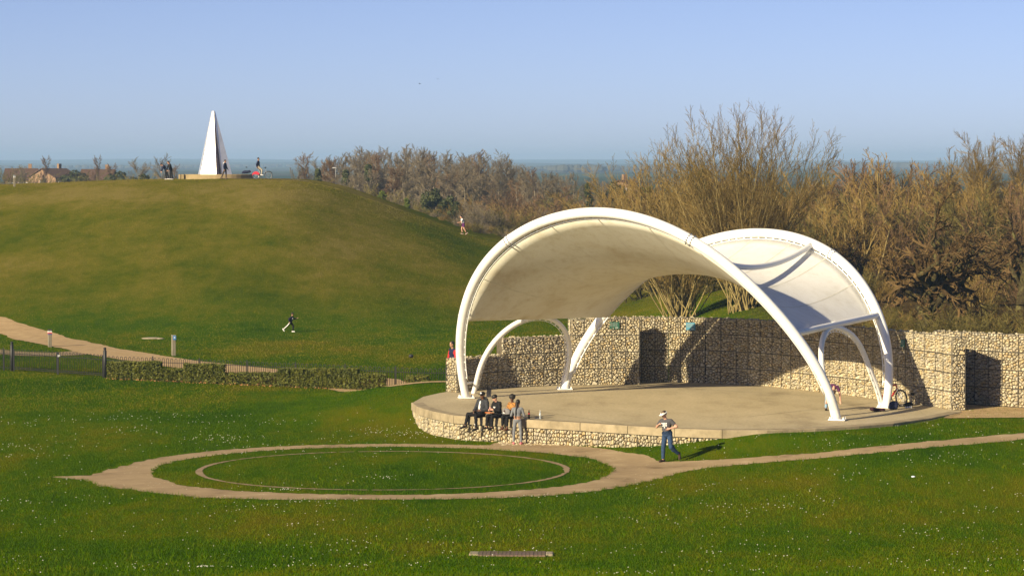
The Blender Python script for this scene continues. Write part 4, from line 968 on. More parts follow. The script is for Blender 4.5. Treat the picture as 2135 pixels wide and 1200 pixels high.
def hedge(x0, x1, top, dens, label, h2=None, seed=0):
    rg = np.random.default_rng(seed); bl = []; f = np.linspace(0, 1, 100); fx = lambda px: G2 + (FE - G2) * np.clip((px - 219) / (925 - 219), 0, 1)
    c = fx((x0 + x1) / 2); rt = empty('hedge', (*c, float(H(*c))), 0, label, 'hedge', 'clipped hedge along the fence'); o3_ = np.array([*c, float(H(*c))])
    n = max(3, int((x1 - x0) / 9)); Pt = []
    for i in range(n):
        px = x0 + (x1 - x0) * (i + .5) / n; p = fx(px) + np.array([-.02, -.42]); g = float(H(*p)); tz = max(.35, PD(px, top + rg.uniform(-1.2, 1.2), p[1])[2] - g)
        bl.append((np.array([p[0], p[1], g + tz * .5]) - o3_, (.17, .2, .15)))
        m = int(dens * 17 * tz); wpx = (x1 - x0) / n * p[1] / FPX
        q = np.column_stack([rg.uniform(-.56, .56, m) * wpx, rg.uniform(-.36, .32, m), tz * (1 - rg.random(m) ** 1.25 * .97)])
        edge = np.maximum(np.abs(q[:, 1] + .02) / .34, q[:, 2] / tz); q = q[rg.random(m) < .25 + .75 * edge ** 2]
        Pt.append(q + np.array([p[0], p[1], g]) - o3_)
    Pt = np.concatenate(Pt); m = len(Pt); Pt += rg.normal(0, .012, Pt.shape)
    nn = unit_rows(rg.normal(size=(m, 3)) + [0, -.5, .6]); aa = unit_rows(np.cross(nn, rg.normal(size=(m, 3)))); bb_ = np.cross(nn, aa); s = .042 * rg.uniform(.6, 1.5, (m, 1))
    V = np.stack([Pt - aa * s, Pt - bb_ * s * .6, Pt + aa * s, Pt + bb_ * s * .6], 1).reshape(-1, 3); link('foliage', mesh_np('foliage', V, np.arange(4 * m).reshape(m, 4)), rt, [hedge_m])
    A = np.array([b[0] for b in bl]); k = rg.integers(len(A), size=int(len(A) * (14 if dens > 100 else 30))); P0 = A[k] * [1, 1, .2] + rg.normal(0, .1, (len(k), 3)); P0[:, 2] = rg.uniform(0, .3, len(k)); P1 = A[k] * [1, 1, 1.5] + rg.normal(0, .14, (len(k), 3))
    tw = seg_mesh('stems', P0, P1, np.full(len(k), .006), np.full(len(k), .003), 3); link('stems', tw, rt, [hedge_tw])
    V, Fq = leaf_cloud(rg, [(b[0] * [1, 1, 0] + [0, -.25, .03], (.25, .3, .05)) for b in bl], int(len(bl) * 9), .04); link('fallen_leaves', mesh_np('fallen_leaves', V, Fq), rt, [dead_m])
hedge(230, 345, 754, 150, 'dense clipped hedge block beside the gate post', seed=1)
hedge(345, 395, 768, 95, 'low thin stretch of hedge after the first block', seed=2)
hedge(395, 480, 759, 140, 'second dense hedge block, level-topped', seed=3)
hedge(480, 592, 776, 55, 'thin straggling hedge with brown stems showing', seed=4)
hedge(592, 752, 768, 150, 'dense dark hedge block near the middle of the fence', seed=5)
hedge(752, 808, 779, 60, 'ragged tail end of the dark hedge block', seed=6)
hedge(848, 892, 782, 42, 'single thin shrub before the fence near the stage', seed=7)

# ------------------------------------------------------------------ bollards and small ground things
post_m = pm('weathered_timber', [(0.13, 0.115, 0.08), (0.20, 0.175, 0.125), (0.26, 0.235, 0.18)], 5, 0.9, 0.3, 20, sc3=(3, 3, .4))
def bollard(px, py, top, bands, label, w=.19, nb=4):
    p = T(px, py); s = FPX / p[1]; h = (py - top) / s; r = empty('marker_post', tuple(p), .35, label, 'post')
    b = MB(); b.box((0, 0, h / 2 - .1), (w, w, h + .2), bev=.012); b.obj('shaft', post_m, r)
    for z, hh, c in bands: MB().box((0, 0, h - z - hh / 2), (w + .012, w + .012, hh), bev=.004).obj('band', cloth(c, .5), r)
    return r
bollard(104, 723, 686, [(.0, .05, (.05, .05, .06)), (.10, .07, (.75, .75, .75)), (.17, .06, (.65, .08, .06)), (.24, .06, (.10, .10, .25))], 'timber marker post with red and white bands beside the sandy path', .20)
b2 = bollard(362, 741, 698, [(.0, .02, (.5, .5, .48))], 'timber marker post with a blue sign plate by the path', .20)
bh = (741 - 698) / (FPX / T(362, 741)[1])
MB().box((0.03, -.11, bh - .14), (.16, .02, .22)).obj('sign_plate', shiny((.05, .22, .55)), b2); MB().box((.03, -.123, bh - .13), (.07, .008, .08)).obj('arrow', shiny((.8, .8, .85)), b2)
bollard(30, 389, 365, [(.0, .12, (.25, .28, .32)), (.12, .1, (.5, .5, .5))], 'short marker post on the far hilltop lawn', .16)
slab_m = pm('pale_slab', [(0.24, 0.20, 0.13), (0.35, 0.30, 0.21)], 3, 0.9, 0.4, 12)
p = T(316, 706); q = MB(); rg = np.random.default_rng(2)
q.ball((0, 0, .0), (.62, .42, .07), nu=14, nv=6); q.ball((.45, -.1, -.01), (.35, .25, .06), nu=10, nv=6)
sl_ = q.obj('stone_slab', slab_m, None, True); sl_.location = tuple(p + [0, 0, .03]); setp(sl_, 'flat pale stone lying in the grass at the hill foot', 'stone')
p = T(857, 745.5); q = MB().ball((0, 0, .1), (.13, .10, .10), nu=16, nv=10).obj('ball', pm('dark_leather', [(0.015, 0.015, 0.018)], 6, .5), None, True); q.location = tuple(p); setp(q, 'dark oval ball lying on the grass by the hill path', 'ball')
# timber drain cover in the near lawn
p0 = T(1068, 1155); dc = empty('drain_cover', tuple(p0), -.02, 'brown slatted drain cover sunk in the near lawn between two pale stones', 'drain cover')
wood_m = pm('old_boards', [(0.10, 0.062, 0.045), (0.15, 0.098, 0.075), (0.19, 0.13, 0.10)], 4, 0.9, 0.4, 20, sc3=(1, .2, 1))
sl0 = float(H(p0[0], p0[1] + .5) - H(p0[0], p0[1] - .5)); Rs = np.array([[1, 0, 0], [0, 1, -sl0], [0, sl0, 1]])
bd = MB().box((0, 0, 0), (.098, 1.15, .06), Rs, bev=.008).mesh('slat'); bd.materials.append(wood_m)
for k in range(17):
    o = link('slat', bd, dc); o.location = ((k - 8) * .103, 0, .012 + random.uniform(-.006, .006))
for x, sc in ((-1.0, .26), (.98, .2)):
    o = MB().box((x, 0, .0), (sc, .8, .1), Rs, bev=.03).obj('end_stone', slab_m, dc)
# ------------------------------------------------------------------ people
SKIN_D = pm('skin_dark', [(0.10, 0.050, 0.028), (0.15, 0.075, 0.042)], 8, 0.5)
SKIN_M = pm('skin_mid', [(0.33, 0.17, 0.10), (0.42, 0.23, 0.14)], 8, 0.5)
SKIN_L = pm('skin_light', [(0.52, 0.28, 0.19), (0.62, 0.36, 0.26)], 8, 0.5)
HAIR = pm('hair_black', [(0.010, 0.009, 0.008), (0.022, 0.018, 0.015)], 30, 0.6, 0.6, 40, bdist=.01)
HAIRB = pm('hair_brown', [(0.035, 0.02, 0.012), (0.06, 0.036, 0.02)], 30, 0.6, 0.6, 40, bdist=.01)
def remesh(mb, vox, sm_it=3):
    me = mb.mesh('tmp'); o = bpy.data.objects.new('tmp', me); COL.objects.link(o)
    m = o.modifiers.new('r', 'REMESH'); m.mode = 'VOXEL'; m.voxel_size = vox; m.use_smooth_shade = True
    s = o.modifiers.new('s', 'SMOOTH'); s.factor = .5; s.iterations = sm_it
    dg = bpy.context.evaluated_depsgraph_get(); ev = o.evaluated_get(dg); out = bpy.data.meshes.new_from_object(ev, depsgraph=dg)
    bpy.data.objects.remove(o); bpy.data.meshes.remove(me)
    out.polygons.foreach_set('use_smooth', np.ones(len(out.polygons), bool)); return out
def frame(up, fwd):
    u = unit(up); r = unit(np.cross(u, fwd) * -1); f = np.cross(r, u) * -1
    return r, u, unit(f)
def caps(mb, p0, p1, r0, r1, n=10):
    p0, p1 = np.asarray(p0, float), np.asarray(p1, float); d = unit(p1 - p0); pts, rr = [], []
    for a in (0.12, .5, .85): pts.append(p0 - d * r0 * math.cos(a * math.pi / 2)); rr.append(r0 * math.sin(a * math.pi / 2))
    pts += [p0, p1]; rr += [r0, r1]
    for a in (.85, .5, .12): pts.append(p1 + d * r1 * math.cos(a * math.pi / 2)); rr.append(r1 * math.sin(a * math.pi / 2))
    pts = np.array(pts); 
    ref = np.array([0, 0, 1.0]) if abs(d[2]) < .9 else np.array([1.0, 0, 0]); u = unit(np.cross(d, ref)); w = np.cross(d, u); a = np.arange(n) * 2 * math.pi / n
    V = np.concatenate([p + r * (np.cos(a)[:, None] * u + np.sin(a)[:, None] * w) for p, r in zip(pts, rr)]); m = len(pts)
    F_ = [(i * n + k, i * n + (k + 1) % n, (i + 1) * n + (k + 1) % n, (i + 1) * n + k) for i in range(m - 1) for k in range(n)]
    F_.append(tuple(range(n - 1, -1, -1))); F_.append(tuple((m - 1) * n + k for k in range(n))); mb.add(V, F_)
def person(loc, yaw, Hh, pose, skin, clothes, label, hair=None, vox=.012, group=None, anchor='feet', fat=1.0, extra=None):
    """faces -Y before yaw; 'a' is the -X side limb, 'b' the +X side limb. anchor: feet -> lowest foot at loc; seat -> hips on loc"""
    k = Hh / 1.75; P = pose; td = unit(P.get('torso', (0, 0, 1))); tw = P.get('twist', 0); fw0 = np.array([math.sin(tw), -math.cos(tw), 0.0])
    fw = unit(fw0 - td * (fw0 @ td)) if abs(fw0 @ td) < .95 else np.array([0, 0, -1.0])
    rt = unit(np.cross(td, fw)) * 1.0                      # +X side when upright and facing -Y
    if rt[0] < 0 and abs(tw) < 1.2: rt = -rt
    pel = np.zeros(3); neck = pel + td * .50 * k; R3_ = np.stack([rt, -fw, td], 1)
    hd = unit(P.get('head', td)); hfw0 = np.array(P.get('look', fw), float); hfw = unit(hfw0 - hd * (hfw0 @ hd)); hr_ = np.cross(hd, hfw); Rh = np.stack([hr_, -hfw, hd], 1)
    hc = neck + hd * .165 * k + hfw * .02 * k
    mb = MB(); prims = []
    def cap(tag, p0, p1, r0, r1): caps(mb, p0, p1, r0 * k, r1 * k); prims.append((tag, np.array(p0), np.array(p1), r0 * k, r1 * k))
    def ell(tag, c, rad, R): mb.ball(c, np.array(rad) * k, R, 14, 10); prims.append((tag, np.array(c) - R[:, 2] * rad[2] * .3 * k, np.array(c) + R[:, 2] * rad[2] * .3 * k, min(rad) * k, min(rad) * k))
    ell('pelvis', pel + td * .02 * k, (.165 * fat, .125 * fat, .13), R3_); ell('torso', pel + td * .17 * k, (.145 * fat, .115 * fat, .16), R3_); ell('torso', pel + td * .335 * k, (.175 * fat, .122 * fat, .17), R3_)
    sa = neck - td * .055 * k - rt * .175 * k * fat ** .5; sb = neck - td * .055 * k + rt * .175 * k * fat ** .5
    cap('torso', sa * .8 + neck * .2 - td * .02 * k, sb * .8 + neck * .2 - td * .02 * k, .066, .066)
    cap('neck', neck - td * .03 * k, hc - hd * .05 * k, .058, .052)
    ell('head', hc + hd * .025 * k, (.074, .094, .108), Rh); ell('head', hc - hd * .045 * k + hfw * .022 * k, (.056, .066, .066), Rh)
    caps(mb, hc + hfw * .086 * k + hd * .015 * k, hc + hfw * .104 * k - hd * .02 * k, .010 * k, .016 * k, 6)      # nose
    for s in (-1, 1): mb.ball(hc + hr_ * s * .075 * k, np.array((.014, .022, .032)) * k, Rh, 8, 6)                # ears
    hands = {}
    for side, sh, sg in (('a', sa, -1), ('b', sb, 1)):
        u_, f_ = P['arm_' + side][:2]; el = sh + unit(u_) * .285 * k; wr = el + unit(f_) * .25 * k
        cap('uarm_' + side, sh, el, .052 * fat ** .5, .043); cap('farm_' + side, el, wr, .043, .030)
        hdv = unit(P['arm_' + side][2] if len(P['arm_' + side]) > 2 else f_); hands[side] = wr
        side_v = unit(np.cross(hdv, unit(np.cross(unit(u_) + [.01, .02, 0], hdv) + [1e-3, 0, 1e-3]))); nv = np.cross(hdv, side_v)
        pc = wr + hdv * .05 * k; mb.ball(pc, np.array((.042, .020, .056)) * k, np.stack([side_v, nv, hdv], 1), 10, 7); prims.append(('hand_' + side, wr, wr + hdv * .17 * k, .035 * k, .03 * k))
        for q, (o_, ln) in enumerate(((-.030, .060), (-.010, .076), (.010, .080), (.030, .068))):
            b0 = wr + hdv * .088 * k + side_v * o_ * k; b1 = b0 + (hdv * .9 + nv * .35) * ln * .5 * k; b2 = b1 + (hdv * .5 + nv * .85) * ln * .5 * k
            caps(mb, b0, b1, .0095 * k, .009 * k, 6); caps(mb, b1, b2, .009 * k, .008 * k, 6)
        t0 = wr + hdv * .03 * k - side_v * .036 * k; t1 = t0 + unit(hdv * .7 - side_v * .7 + nv * .3) * .04 * k; caps(mb, t0, t1, .0115 * k, .0105 * k, 6); caps(mb, t1, t1 + unit(hdv + nv * .4) * .032 * k, .0105 * k, .009 * k, 6)
    feet = []
    for side, sg in (('a', -1), ('b', 1)):
        t_, s_, ft = P['leg_' + side]; hip = pel + rt * sg * .088 * k - td * .03 * k; kn = hip + unit(t_) * .42 * k; an = kn + unit(s_) * .41 * k
        cap('thigh_' + side, hip, kn, .082 * fat ** .5, .056); cap('shin_' + side, kn, an, .056, .036)
        mb.ball(kn + unit(s_) * .11 * k - unit(np.cross(np.cross(unit(s_), [0, -1, 0.01]), unit(s_))) * .014 * k, np.array((.05, .05, .1)) * k, None, 8, 6)
        fd = unit(ft); heel = an - fd * .05 * k + np.array([0, 0, 0]) + unit(s_) * .05 * k; toe = heel + fd * .21 * k
        cap('foot_' + side, heel, toe, .040, .034); feet += [heel[2] - .04 * k, toe[2] - .034 * k]
    low = min(feet)
    shift = np.array([0, 0, -low]) if anchor == 'feet' else np.array([0, 0, .115 * k])
    body = remesh(mb, vox, 2)
    n = len(body.vertices); V = np.empty(n * 3, np.float32); body.vertices.foreach_get('co', V); V = V.reshape(-1, 3).astype(float)
    N = np.empty(n * 3, np.float32); body.vertex_normals.foreach_get('vector', N); N = N.reshape(-1, 3).astype(float)
    fl = [tuple(p.vertices) for p in body.polygons]; Cf = np.array([V[list(f)].mean(0) for f in fl])
    D = np.empty((len(prims), len(Cf))); Tt = np.empty_like(D)
    for i, (tag, p0, p1, r0, r1) in enumerate(prims):
        e_ = p1 - p0; t = np.clip(((Cf - p0) @ e_) / (e_ @ e_ + 1e-9), 0, 1); Tt[i] = t; D[i] = np.linalg.norm(Cf - (p0 + t[:, None] * e_), axis=1) - (r0 + (r1 - r0) * t)
    win = D.argmin(0); tags = np.array([p[0] for p in prims])[win]; tt = Tt[win, np.arange(len(Cf))]
    body.vertices.foreach_set('co', (V + shift).astype(np.float32).ravel()); body.update()
    root = empty('person', tuple(loc), yaw, label, 'person', group)
    link('body', body, root, [skin])
    cen = pel + shift
    for nm, mat, th, reg in clothes:
        keep = np.zeros(len(fl), bool)
        for tg, (a, b) in reg.items():
            for t2 in ([tg + '_a', tg + '_b'] if tg in ('uarm', 'farm', 'thigh', 'shin', 'foot', 'hand') else [tg]): keep |= (tags == t2) & (tt >= a - 1e-6) & (tt <= b + 1e-6)
        if not keep.any(): continue
        fs = [fl[i] for i in np.flatnonzero(keep)]; ids = sorted({v for f in fs for v in f}); mp = {v: i for i, v in enumerate(ids)}
        fold = 0.004 * np.sin(V[ids] @ np.array([31., 17, 43]) / k) * (1 if th > .008 else 0)
        cv = V[ids] + N[ids] * (th + fold)[:, None] + shift
        me = mesh_np(nm, cv, [tuple(mp[v] for v in f) for f in fs], True); o = link(nm, me, root, [mat])
        md = o.modifiers.new('thick', 'SOLIDIFY'); md.thickness = th * .9; md.offset = -1
    if hair:
        kind, mat = hair; h = MB(); c = hc + hd * .035 * k + shift
        if kind == 'short': h.ball(c + hd * .022 * k - hfw * .018 * k, np.array((.083, .096, .092)) * k, Rh, 14, 10)
        elif kind == 'afro': h.ball(c + hd * .04 * k - hfw * .02 * k, np.array((.125, .13, .12)) * k, Rh, 16, 12); 
        elif kind == 'bun': h.ball(c + hd * .02 * k - hfw * .022 * k, np.array((.082, .096, .098)) * k, Rh, 14, 10)
        elif kind == 'fluffy':
            h.ball(c + hd * .035 * k - hfw * .012 * k, np.array((.10, .11, .095)) * k, Rh, 14, 10); h.ball(c + hd * .05 * k + hfw * .06 * k, np.array((.07, .05, .05)) * k, Rh, 10, 8)
        elif kind == 'long':
            h.ball(c + hd * .02 * k - hfw * .02 * k, np.array((.088, .10, .10)) * k, Rh, 14, 10); h.ball(c - hd * .11 * k - hfw * .06 * k, np.array((.08, .05, .15)) * k, Rh, 12, 8)
        hm = h.mesh('hair', True); nv_ = len(hm.vertices); a = np.empty(nv_ * 3, np.float32); hm.vertices.foreach_get('co', a); a = a.reshape(-1, 3); a += np.random.default_rng(3).normal(0, .006 * k, a.shape); hm.vertices.foreach_set('co', a.ravel()); link('hair', hm, root, [mat])
    eb = MB()
    for s in (-1, 1): eb.ball(hc + hfw * .083 * k + hr_ * s * .03 * k + hd * .03 * k + shift, np.array((.014, .01, .009)) * k, Rh, 8, 6)
    eb.obj('eyes', pm('eye_dark', [(.03, .02, .02)], 4, .2), root); 
    MB().ball(hc + hfw * .086 * k - hd * .052 * k + shift, np.array((.024, .008, .008)) * k, Rh, 8, 6).obj('mouth', pm('lip', [(.25, .09, .08)], 4, .5), root)
    info = dict(root=root, hc=hc + shift, hd=hd, hfw=hfw, hr=hr_, k=k, hands={q: v + shift for q, v in hands.items()}, neck=neck + shift, td=td, fw=fw, rt=rt, Rh=Rh, R3=R3_, pel=pel + shift)
    return info
def capmesh(I, mat, brim_mat, brim=True, panel=None):
    k, hc, hd, hfw, Rh = I['k'], I['hc'], I['hd'], I['hfw'], I['Rh']
    c = MB(); c.ball(hc + hd * .065 * k - hfw * .01 * k, np.array((.088, .106, .085)) * k, Rh, 16, 10); o = c.obj('cap', mat, I['root'], True)
    if brim: b = MB(); b.ball(hc + hd * .062 * k + hfw * .115 * k, np.array((.078, .075, .012)) * k, Rh, 14, 6); b.obj('brim', brim_mat, o, True)
    if panel: b = MB(); b.ball(hc + hd * .095 * k + hfw * .068 * k, np.array((.045, .03, .035)) * k, Rh, 12, 8); b.obj('badge', panel, o, True)
    return o
BLK = cloth((0.012, 0.012, 0.014)); GREYJ = cloth((0.040, 0.043, 0.050)); WHT = cloth((0.75, 0.75, 0.75)); NAVY = cloth((0.014, 0.018, 0.05)); DENIM = cloth((0.028, 0.055, 0.12)); CHAR = cloth((0.075, 0.075, 0.085)); GREYW = cloth((0.17, 0.18, 0.20)); SHOE_B = cloth((0.02, 0.018, 0.018), .6); PINK = cloth((.55, .16, .20))
FULLTOP = lambda: {'torso': (0, 1), 'uarm': (0, 1), 'farm': (0, .95), 'pelvis': (.45, 1)}
TEE = lambda: {'torso': (0, 1), 'uarm': (0, .62), 'pelvis': (.4, 1)}
TROUS = lambda: {'pelvis': (0, 1), 'thigh': (0, 1), 'shin': (0, .96)}
SHOES = lambda: {'foot': (0, 1)}
def on_edge(px, inset):
    """point on the stage rim in line with pixel column px, and the outward yaw there"""
    P = densify(fr, 400); best = min(range(400), key=lambda i: abs(CX + FPX * P[i][0] / P[i][1] - px)); e = unit(P[min(399, best + 3)] - P[max(0, best - 3)]); nout = np.array([e[1], -e[0]])
    p = P[best] - nout * inset; return np.array([p[0], p[1], SZ + .016]), math.atan2(nout[0], -nout[1])
# man in the puffer jacket, leaning back a little with one leg swung aside
p, y = on_edge(1001, .10)
I = person(p, y - .1, 1.80, dict(torso=(.10, .10, 1), head=(.0, -.10, 1), look=(-.1, -1, -.25), arm_a=((-.25, -.35, -1), (.30, -.75, -.35)), arm_b=((.30, -.25, -1), (-.65, -.75, -.10)),
     leg_a=((-.80, -.62, -.02), (-.10, -.25, -1), (-.5, -.9, -.35)), leg_b=((.05, -1, -.10), (0, .06, -1), (-.1, -1, -.15))), SKIN_D,
     [('puffer_jacket', GREYJ, .034, FULLTOP()), ('trousers', BLK, .014, TROUS()), ('shoes', SHOE_B, .01, SHOES())],
     'person in grey puffer jacket and black cap seated on the stage rim', None, .0135, 'people by the stage rim', 'seat', 1.12)
k = I['k']; MB().ball(I['neck'] - I['fw'] * .09 * k + I['td'] * .02 * k, np.array((.15, .09, .09)) * k, I['R3'], 12, 8).obj('hood', GREYJ, I['root'], True)
MB().ball(I['pel'] + I['td'] * .27 * k + I['fw'] * .142 * k, np.array((.048, .035, .20)) * k, I['R3'], 12, 10).obj('tee_shirt', WHT, I['root'], True)
for z_ in (.06, .15, .24, .33):
    a_ = np.linspace(.35, 2 * math.pi - .35, 22); MB().tube(np.array([I['pel'] + I['td'] * z_ * k + (I['fw'] * math.cos(t) * .168 + I['rt'] * math.sin(t) * .225 * (1 if z_ < .3 else .95)) * k for t in a_]), .012, 5).obj('quilt_seam', GREYJ, I['root'], True)
capmesh(I, BLK, BLK, True, WHT)
MB().box(I['hands']['a'] * .5 + I['hands']['b'] * .5 + [0, -.09, .03], (.075, .15, .012)).obj('phone', shiny((.02, .02, .03)), None).parent = I['root']
for z in (.52, .32, .22): MB().ball(I['pel'] + [.088 * 1.03 + .0, -.455, -.05 - z], (.03, .012, .035), None, 8, 6).obj('leg_print', WHT, I['root'])
# person in black hoodie with phone and packet
p, y = on_edge(1037, .12)
I = person(p, y - .38, 1.68, dict(torso=(-.04, -.14, 1), head=(-.05, -.45, 1), look=(-.1, -1, -.7), arm_a=((-.25, -.30, -1), (.55, -.85, .12)), arm_b=((.28, -.30, -1), (-.60, -.80, .12)),
     leg_a=((-.20, -1, -.02), (-.10, -.05, -1), (-.2, -1, -.2)), leg_b=((.10, -1, -.04), (-.12, .05, -1), (0, -1, -.2))), SKIN_L,
     [('hoodie', BLK, .026, FULLTOP()), ('trousers', BLK, .016, TROUS()), ('shoes', SHOE_B, .01, SHOES())], 'person in black printed hoodie looking down at a phone on the stage rim', ('fluffy', HAIR), .0135, 'people by the stage rim', 'seat', 1.08)
hdp = I['hands']['a'] * .5 + I['hands']['b'] * .5
MB().box(hdp + [0, -.05, .04], (.07, .02, .13), bev=.006).obj('phone', shiny((.55, .30, .28)), I['root'])
def chest_print(I, rows, mat, z0=.33, dep=.158, sx=1.0):
    """strokes of a shirt print lying on the chest"""
    k = I['k']; b = MB(); rg_ = np.random.default_rng(4)
    for j, (n, w, h, dz) in enumerate(rows):
        for i in range(n):
            x = (i - (n - 1) / 2) * w; cpos = I['pel'] + I['td'] * (z0 + dz) * k + I['fw'] * (dep - .10 * (x * 1.6) ** 2 * 10 * .1) * k + I['rt'] * x * k
            b.box(cpos, (w * .72 * k, .012, h * k), I['R3'])
    return b.obj('chest_print', mat, I['root'])
chest_print(I, [(4, .034, .038, 0), (3, .03, .02, -.04)], WHT, .33, .152)
MB().box(hdp + [.02, -.10, -.10], (.30, .20, .03), bev=.012).obj('orange_packet', cloth((.55, .17, .05)), I['root'])
# person in brown patterned shirt with a grey bag
p, y = on_edge(1064, .14)
rust = pm('patterned_shirt', [(0.03, 0.02, 0.012), (0.36, 0.16, 0.03), (0.42, 0.20, 0.045), (0.06, 0.03, 0.015)], 9, .8, pos=[.40, .46, .56, .62])
I = person(p, y - .30, 1.66, dict(torso=(.02, -.06, 1), head=(.05, -.12, 1), look=(.35, -1, -.3), arm_a=((-.15, -.45, -1), (.45, -.85, .0)), arm_b=((.75, -.35, -.35), (.35, -.7, .55)),
     leg_a=((-.14, -1, -.05), (-.04, .0, -1), (-.1, -1, -.3)), leg_b=((.06, -1, -.06), (-.06, .02, -1), (0, -1, -.3))), SKIN_D,
     [('shirt', rust, .02, FULLTOP()), ('trousers', BLK, .014, {'pelvis': (0, 1), 'thigh': (0, 1), 'shin': (0, .80)}), ('sandals', cloth((.10, .035, .025)), .008, {'foot': (0, .6)})], 'person in rust patterned shirt with a grey bag on the lap, seated on the rim', ('afro', HAIR), .0135, 'people by the stage rim', 'seat')
bagp = MB(); bagp.ball((0, 0, 0), (.21, .10, .13), None, 14, 9); bagp.ball((0, -.02, -.07), (.22, .11, .06), None, 14, 8); bm_ = remesh(bagp, .014, 3)
bg_ = link('shoulder_bag', bm_, None, [cloth((.17, .165, .17))]); c_, s_ = math.cos(y - .3), math.sin(y - .3); lp = np.array([-.03, -.30, .27]); bg_.location = (p[0] + lp[0] * c_ - lp[1] * s_, p[1] + lp[0] * s_ + lp[1] * c_, p[2] + lp[2]); bg_.rotation_euler = (0, 0, y - .3); setp(bg_, 'grey shoulder bag resting on the lap of the person in the rust shirt', 'bag')
MB().ball((-.02, -.115, -.05), (.045, .012, .03), None, 10, 6).obj('tag', WHT, bg_)
# woman standing with her back turned
wp = PZ(1079, 924, float(H(.22, 106.2)) + .005); wp[1] = min(wp[1], 106.25); wp[0] = (1079 - CX) * wp[1] / FPX; wp[2] = float(H(wp[0], wp[1]))
I = person(wp, math.pi - .12, 1.66, dict(torso=(0, -.02, 1), head=(-.06, -.06, 1), look=(-.35, -1, -.1), arm_a=((-.32, -.08, -1), (.30, -.70, .25)), arm_b=((.30, -.05, -1), (-.45, -.75, .35)),
     leg_a=((-.10, .0, -1), (-.03, .03, -1), (-.2, -1, 0)), leg_b=((.12, -.02, -1), (.03, .04, -1), (.2, -1, 0))), SKIN_M,
     [('crop_top', GREYW, .006, {'torso': (.0, 1), 'uarm': (0, 1), 'farm': (0, .9)}), ('leggings', GREYW, .006, {'pelvis': (0, .72), 'thigh': (0, 1), 'shin': (0, .97)}), ('trainers', PINK, .009, SHOES())], 'person in grey crop top and leggings standing with back turned below the rim', ('bun', HAIR), .013, 'people by the stage rim', 'feet', .94)
br = [I['hc'] + I['hd'] * z * I['k'] - I['hfw'] * d * I['k'] for z, d in ((.03, .10), (-.06, .105), (-.16, .12), (-.26, .15), (-.36, .155), (-.46, .15), (-.55, .145), (-.62, .15))]
MB().tube(np.array(br), [.03, .03, .026, .022, .02, .018, .015, .01], 8).obj('braid', HAIR, I['root'], True)
mid = MB(); 
for a in np.linspace(0, 2 * math.pi, 20)[:-1]: mid.ball(I['pel'] + I['td'] * .135 * I['k'] + (I['fw'] * math.cos(a) * .105 + I['rt'] * math.sin(a) * .136) * I['k'], .028 * I['k'], None, 6, 5)
link('bare_waist', remesh(mid, .012, 3), I['root'], [SKIN_M])
# jogger in visor
jp = T(1391, 962.5)
I = person(jp, -.55, 1.80, dict(torso=(-.06, -.10, 1), head=(-.12, -.34, 1), look=(-.25, -1, -.45), arm_a=((-.62, .05, -.75), (.62, -.62, .38)), arm_b=((.72, .25, -.70), (-.80, -.62, -.28)),
     leg_a=((-.10, -.10, -1), (-.04, .03, -1), (-.25, -1, -.05)), leg_b=((.18, -.10, -1), (.30, .80, -.62), (.3, -.35, -1))), SKIN_L,
     [('tee_shirt', CHAR, .02, TEE()), ('jeans', DENIM, .02, TROUS()), ('shoes', cloth((.05, .03, .025)), .01, SHOES())], 'person jogging on the path in grey printed tee, jeans and white sun visor', ('short', HAIRB), .013, None, 'feet', 1.05)
k = I['k']; vz = MB(); vz.ball(I['hc'] + I['hd'] * .055 * k + I['hfw'] * .125 * k, np.array((.085, .085, .014)) * k, I['Rh'], 16, 6); vo = vz.obj('visor', WHT, I['root'], True)
band = MB(); a = np.linspace(0, 2 * math.pi, 24)[:-1]
band.tube(np.array([I['hc'] + I['hd'] * .07 * k + (I['hfw'] * math.cos(t) * .108 + I['hr'] * math.sin(t) * .09) * k for t in a]), .022 * k, 6, closed=True); band.obj('visor_band', WHT, vo, True)
chest_print(I, [(4, .055, .045, .05), (1, .22, .012, .012), (4, .052, .04, -.025), (1, .05, .04, -.085)], WHT, .33, .142)
# bending person on the stage, mat and jogger shadow come from the light
bp = PZ(1729, 855, SZ)
I = person(bp, .1, 1.72, dict(torso=(.15, -1, .12), head=(-.15, -.55, -.95), look=(0, .4, -1), arm_a=((-.30, -.05, -1), (-.10, -.05, -1)), arm_b=((.32, -.10, -1), (.06, -.02, -1)),
     leg_a=((-.05, -.22, -1), (-.03, .25, -1), (-.1, -1, 0)), leg_b=((.05, -.22, -1), (.03, .25, -1), (.1, -1, 0))), SKIN_L,
     [('tee_shirt', cloth((.10, .03, .09)), .015, TEE()), ('trousers', cloth((.22, .36, .52)), .016, TROUS()), ('shoes', SHOE_B, .01, SHOES())], 'person in plum tee and pale blue trousers stooping behind the front leg', ('short', HAIRB), .012)
mp_ = PZ(1703, 812, SZ); m_ = MB().box((0, 0, .012), (1.1, .5, .02), bev=.006).obj('exercise_mat', cloth((.10, .25, .55)), None); m_.location = tuple(mp_); m_.rotation_euler = (0, 0, -.5); setp(m_, 'blue exercise mat on the stage near the curved wall', 'mat')
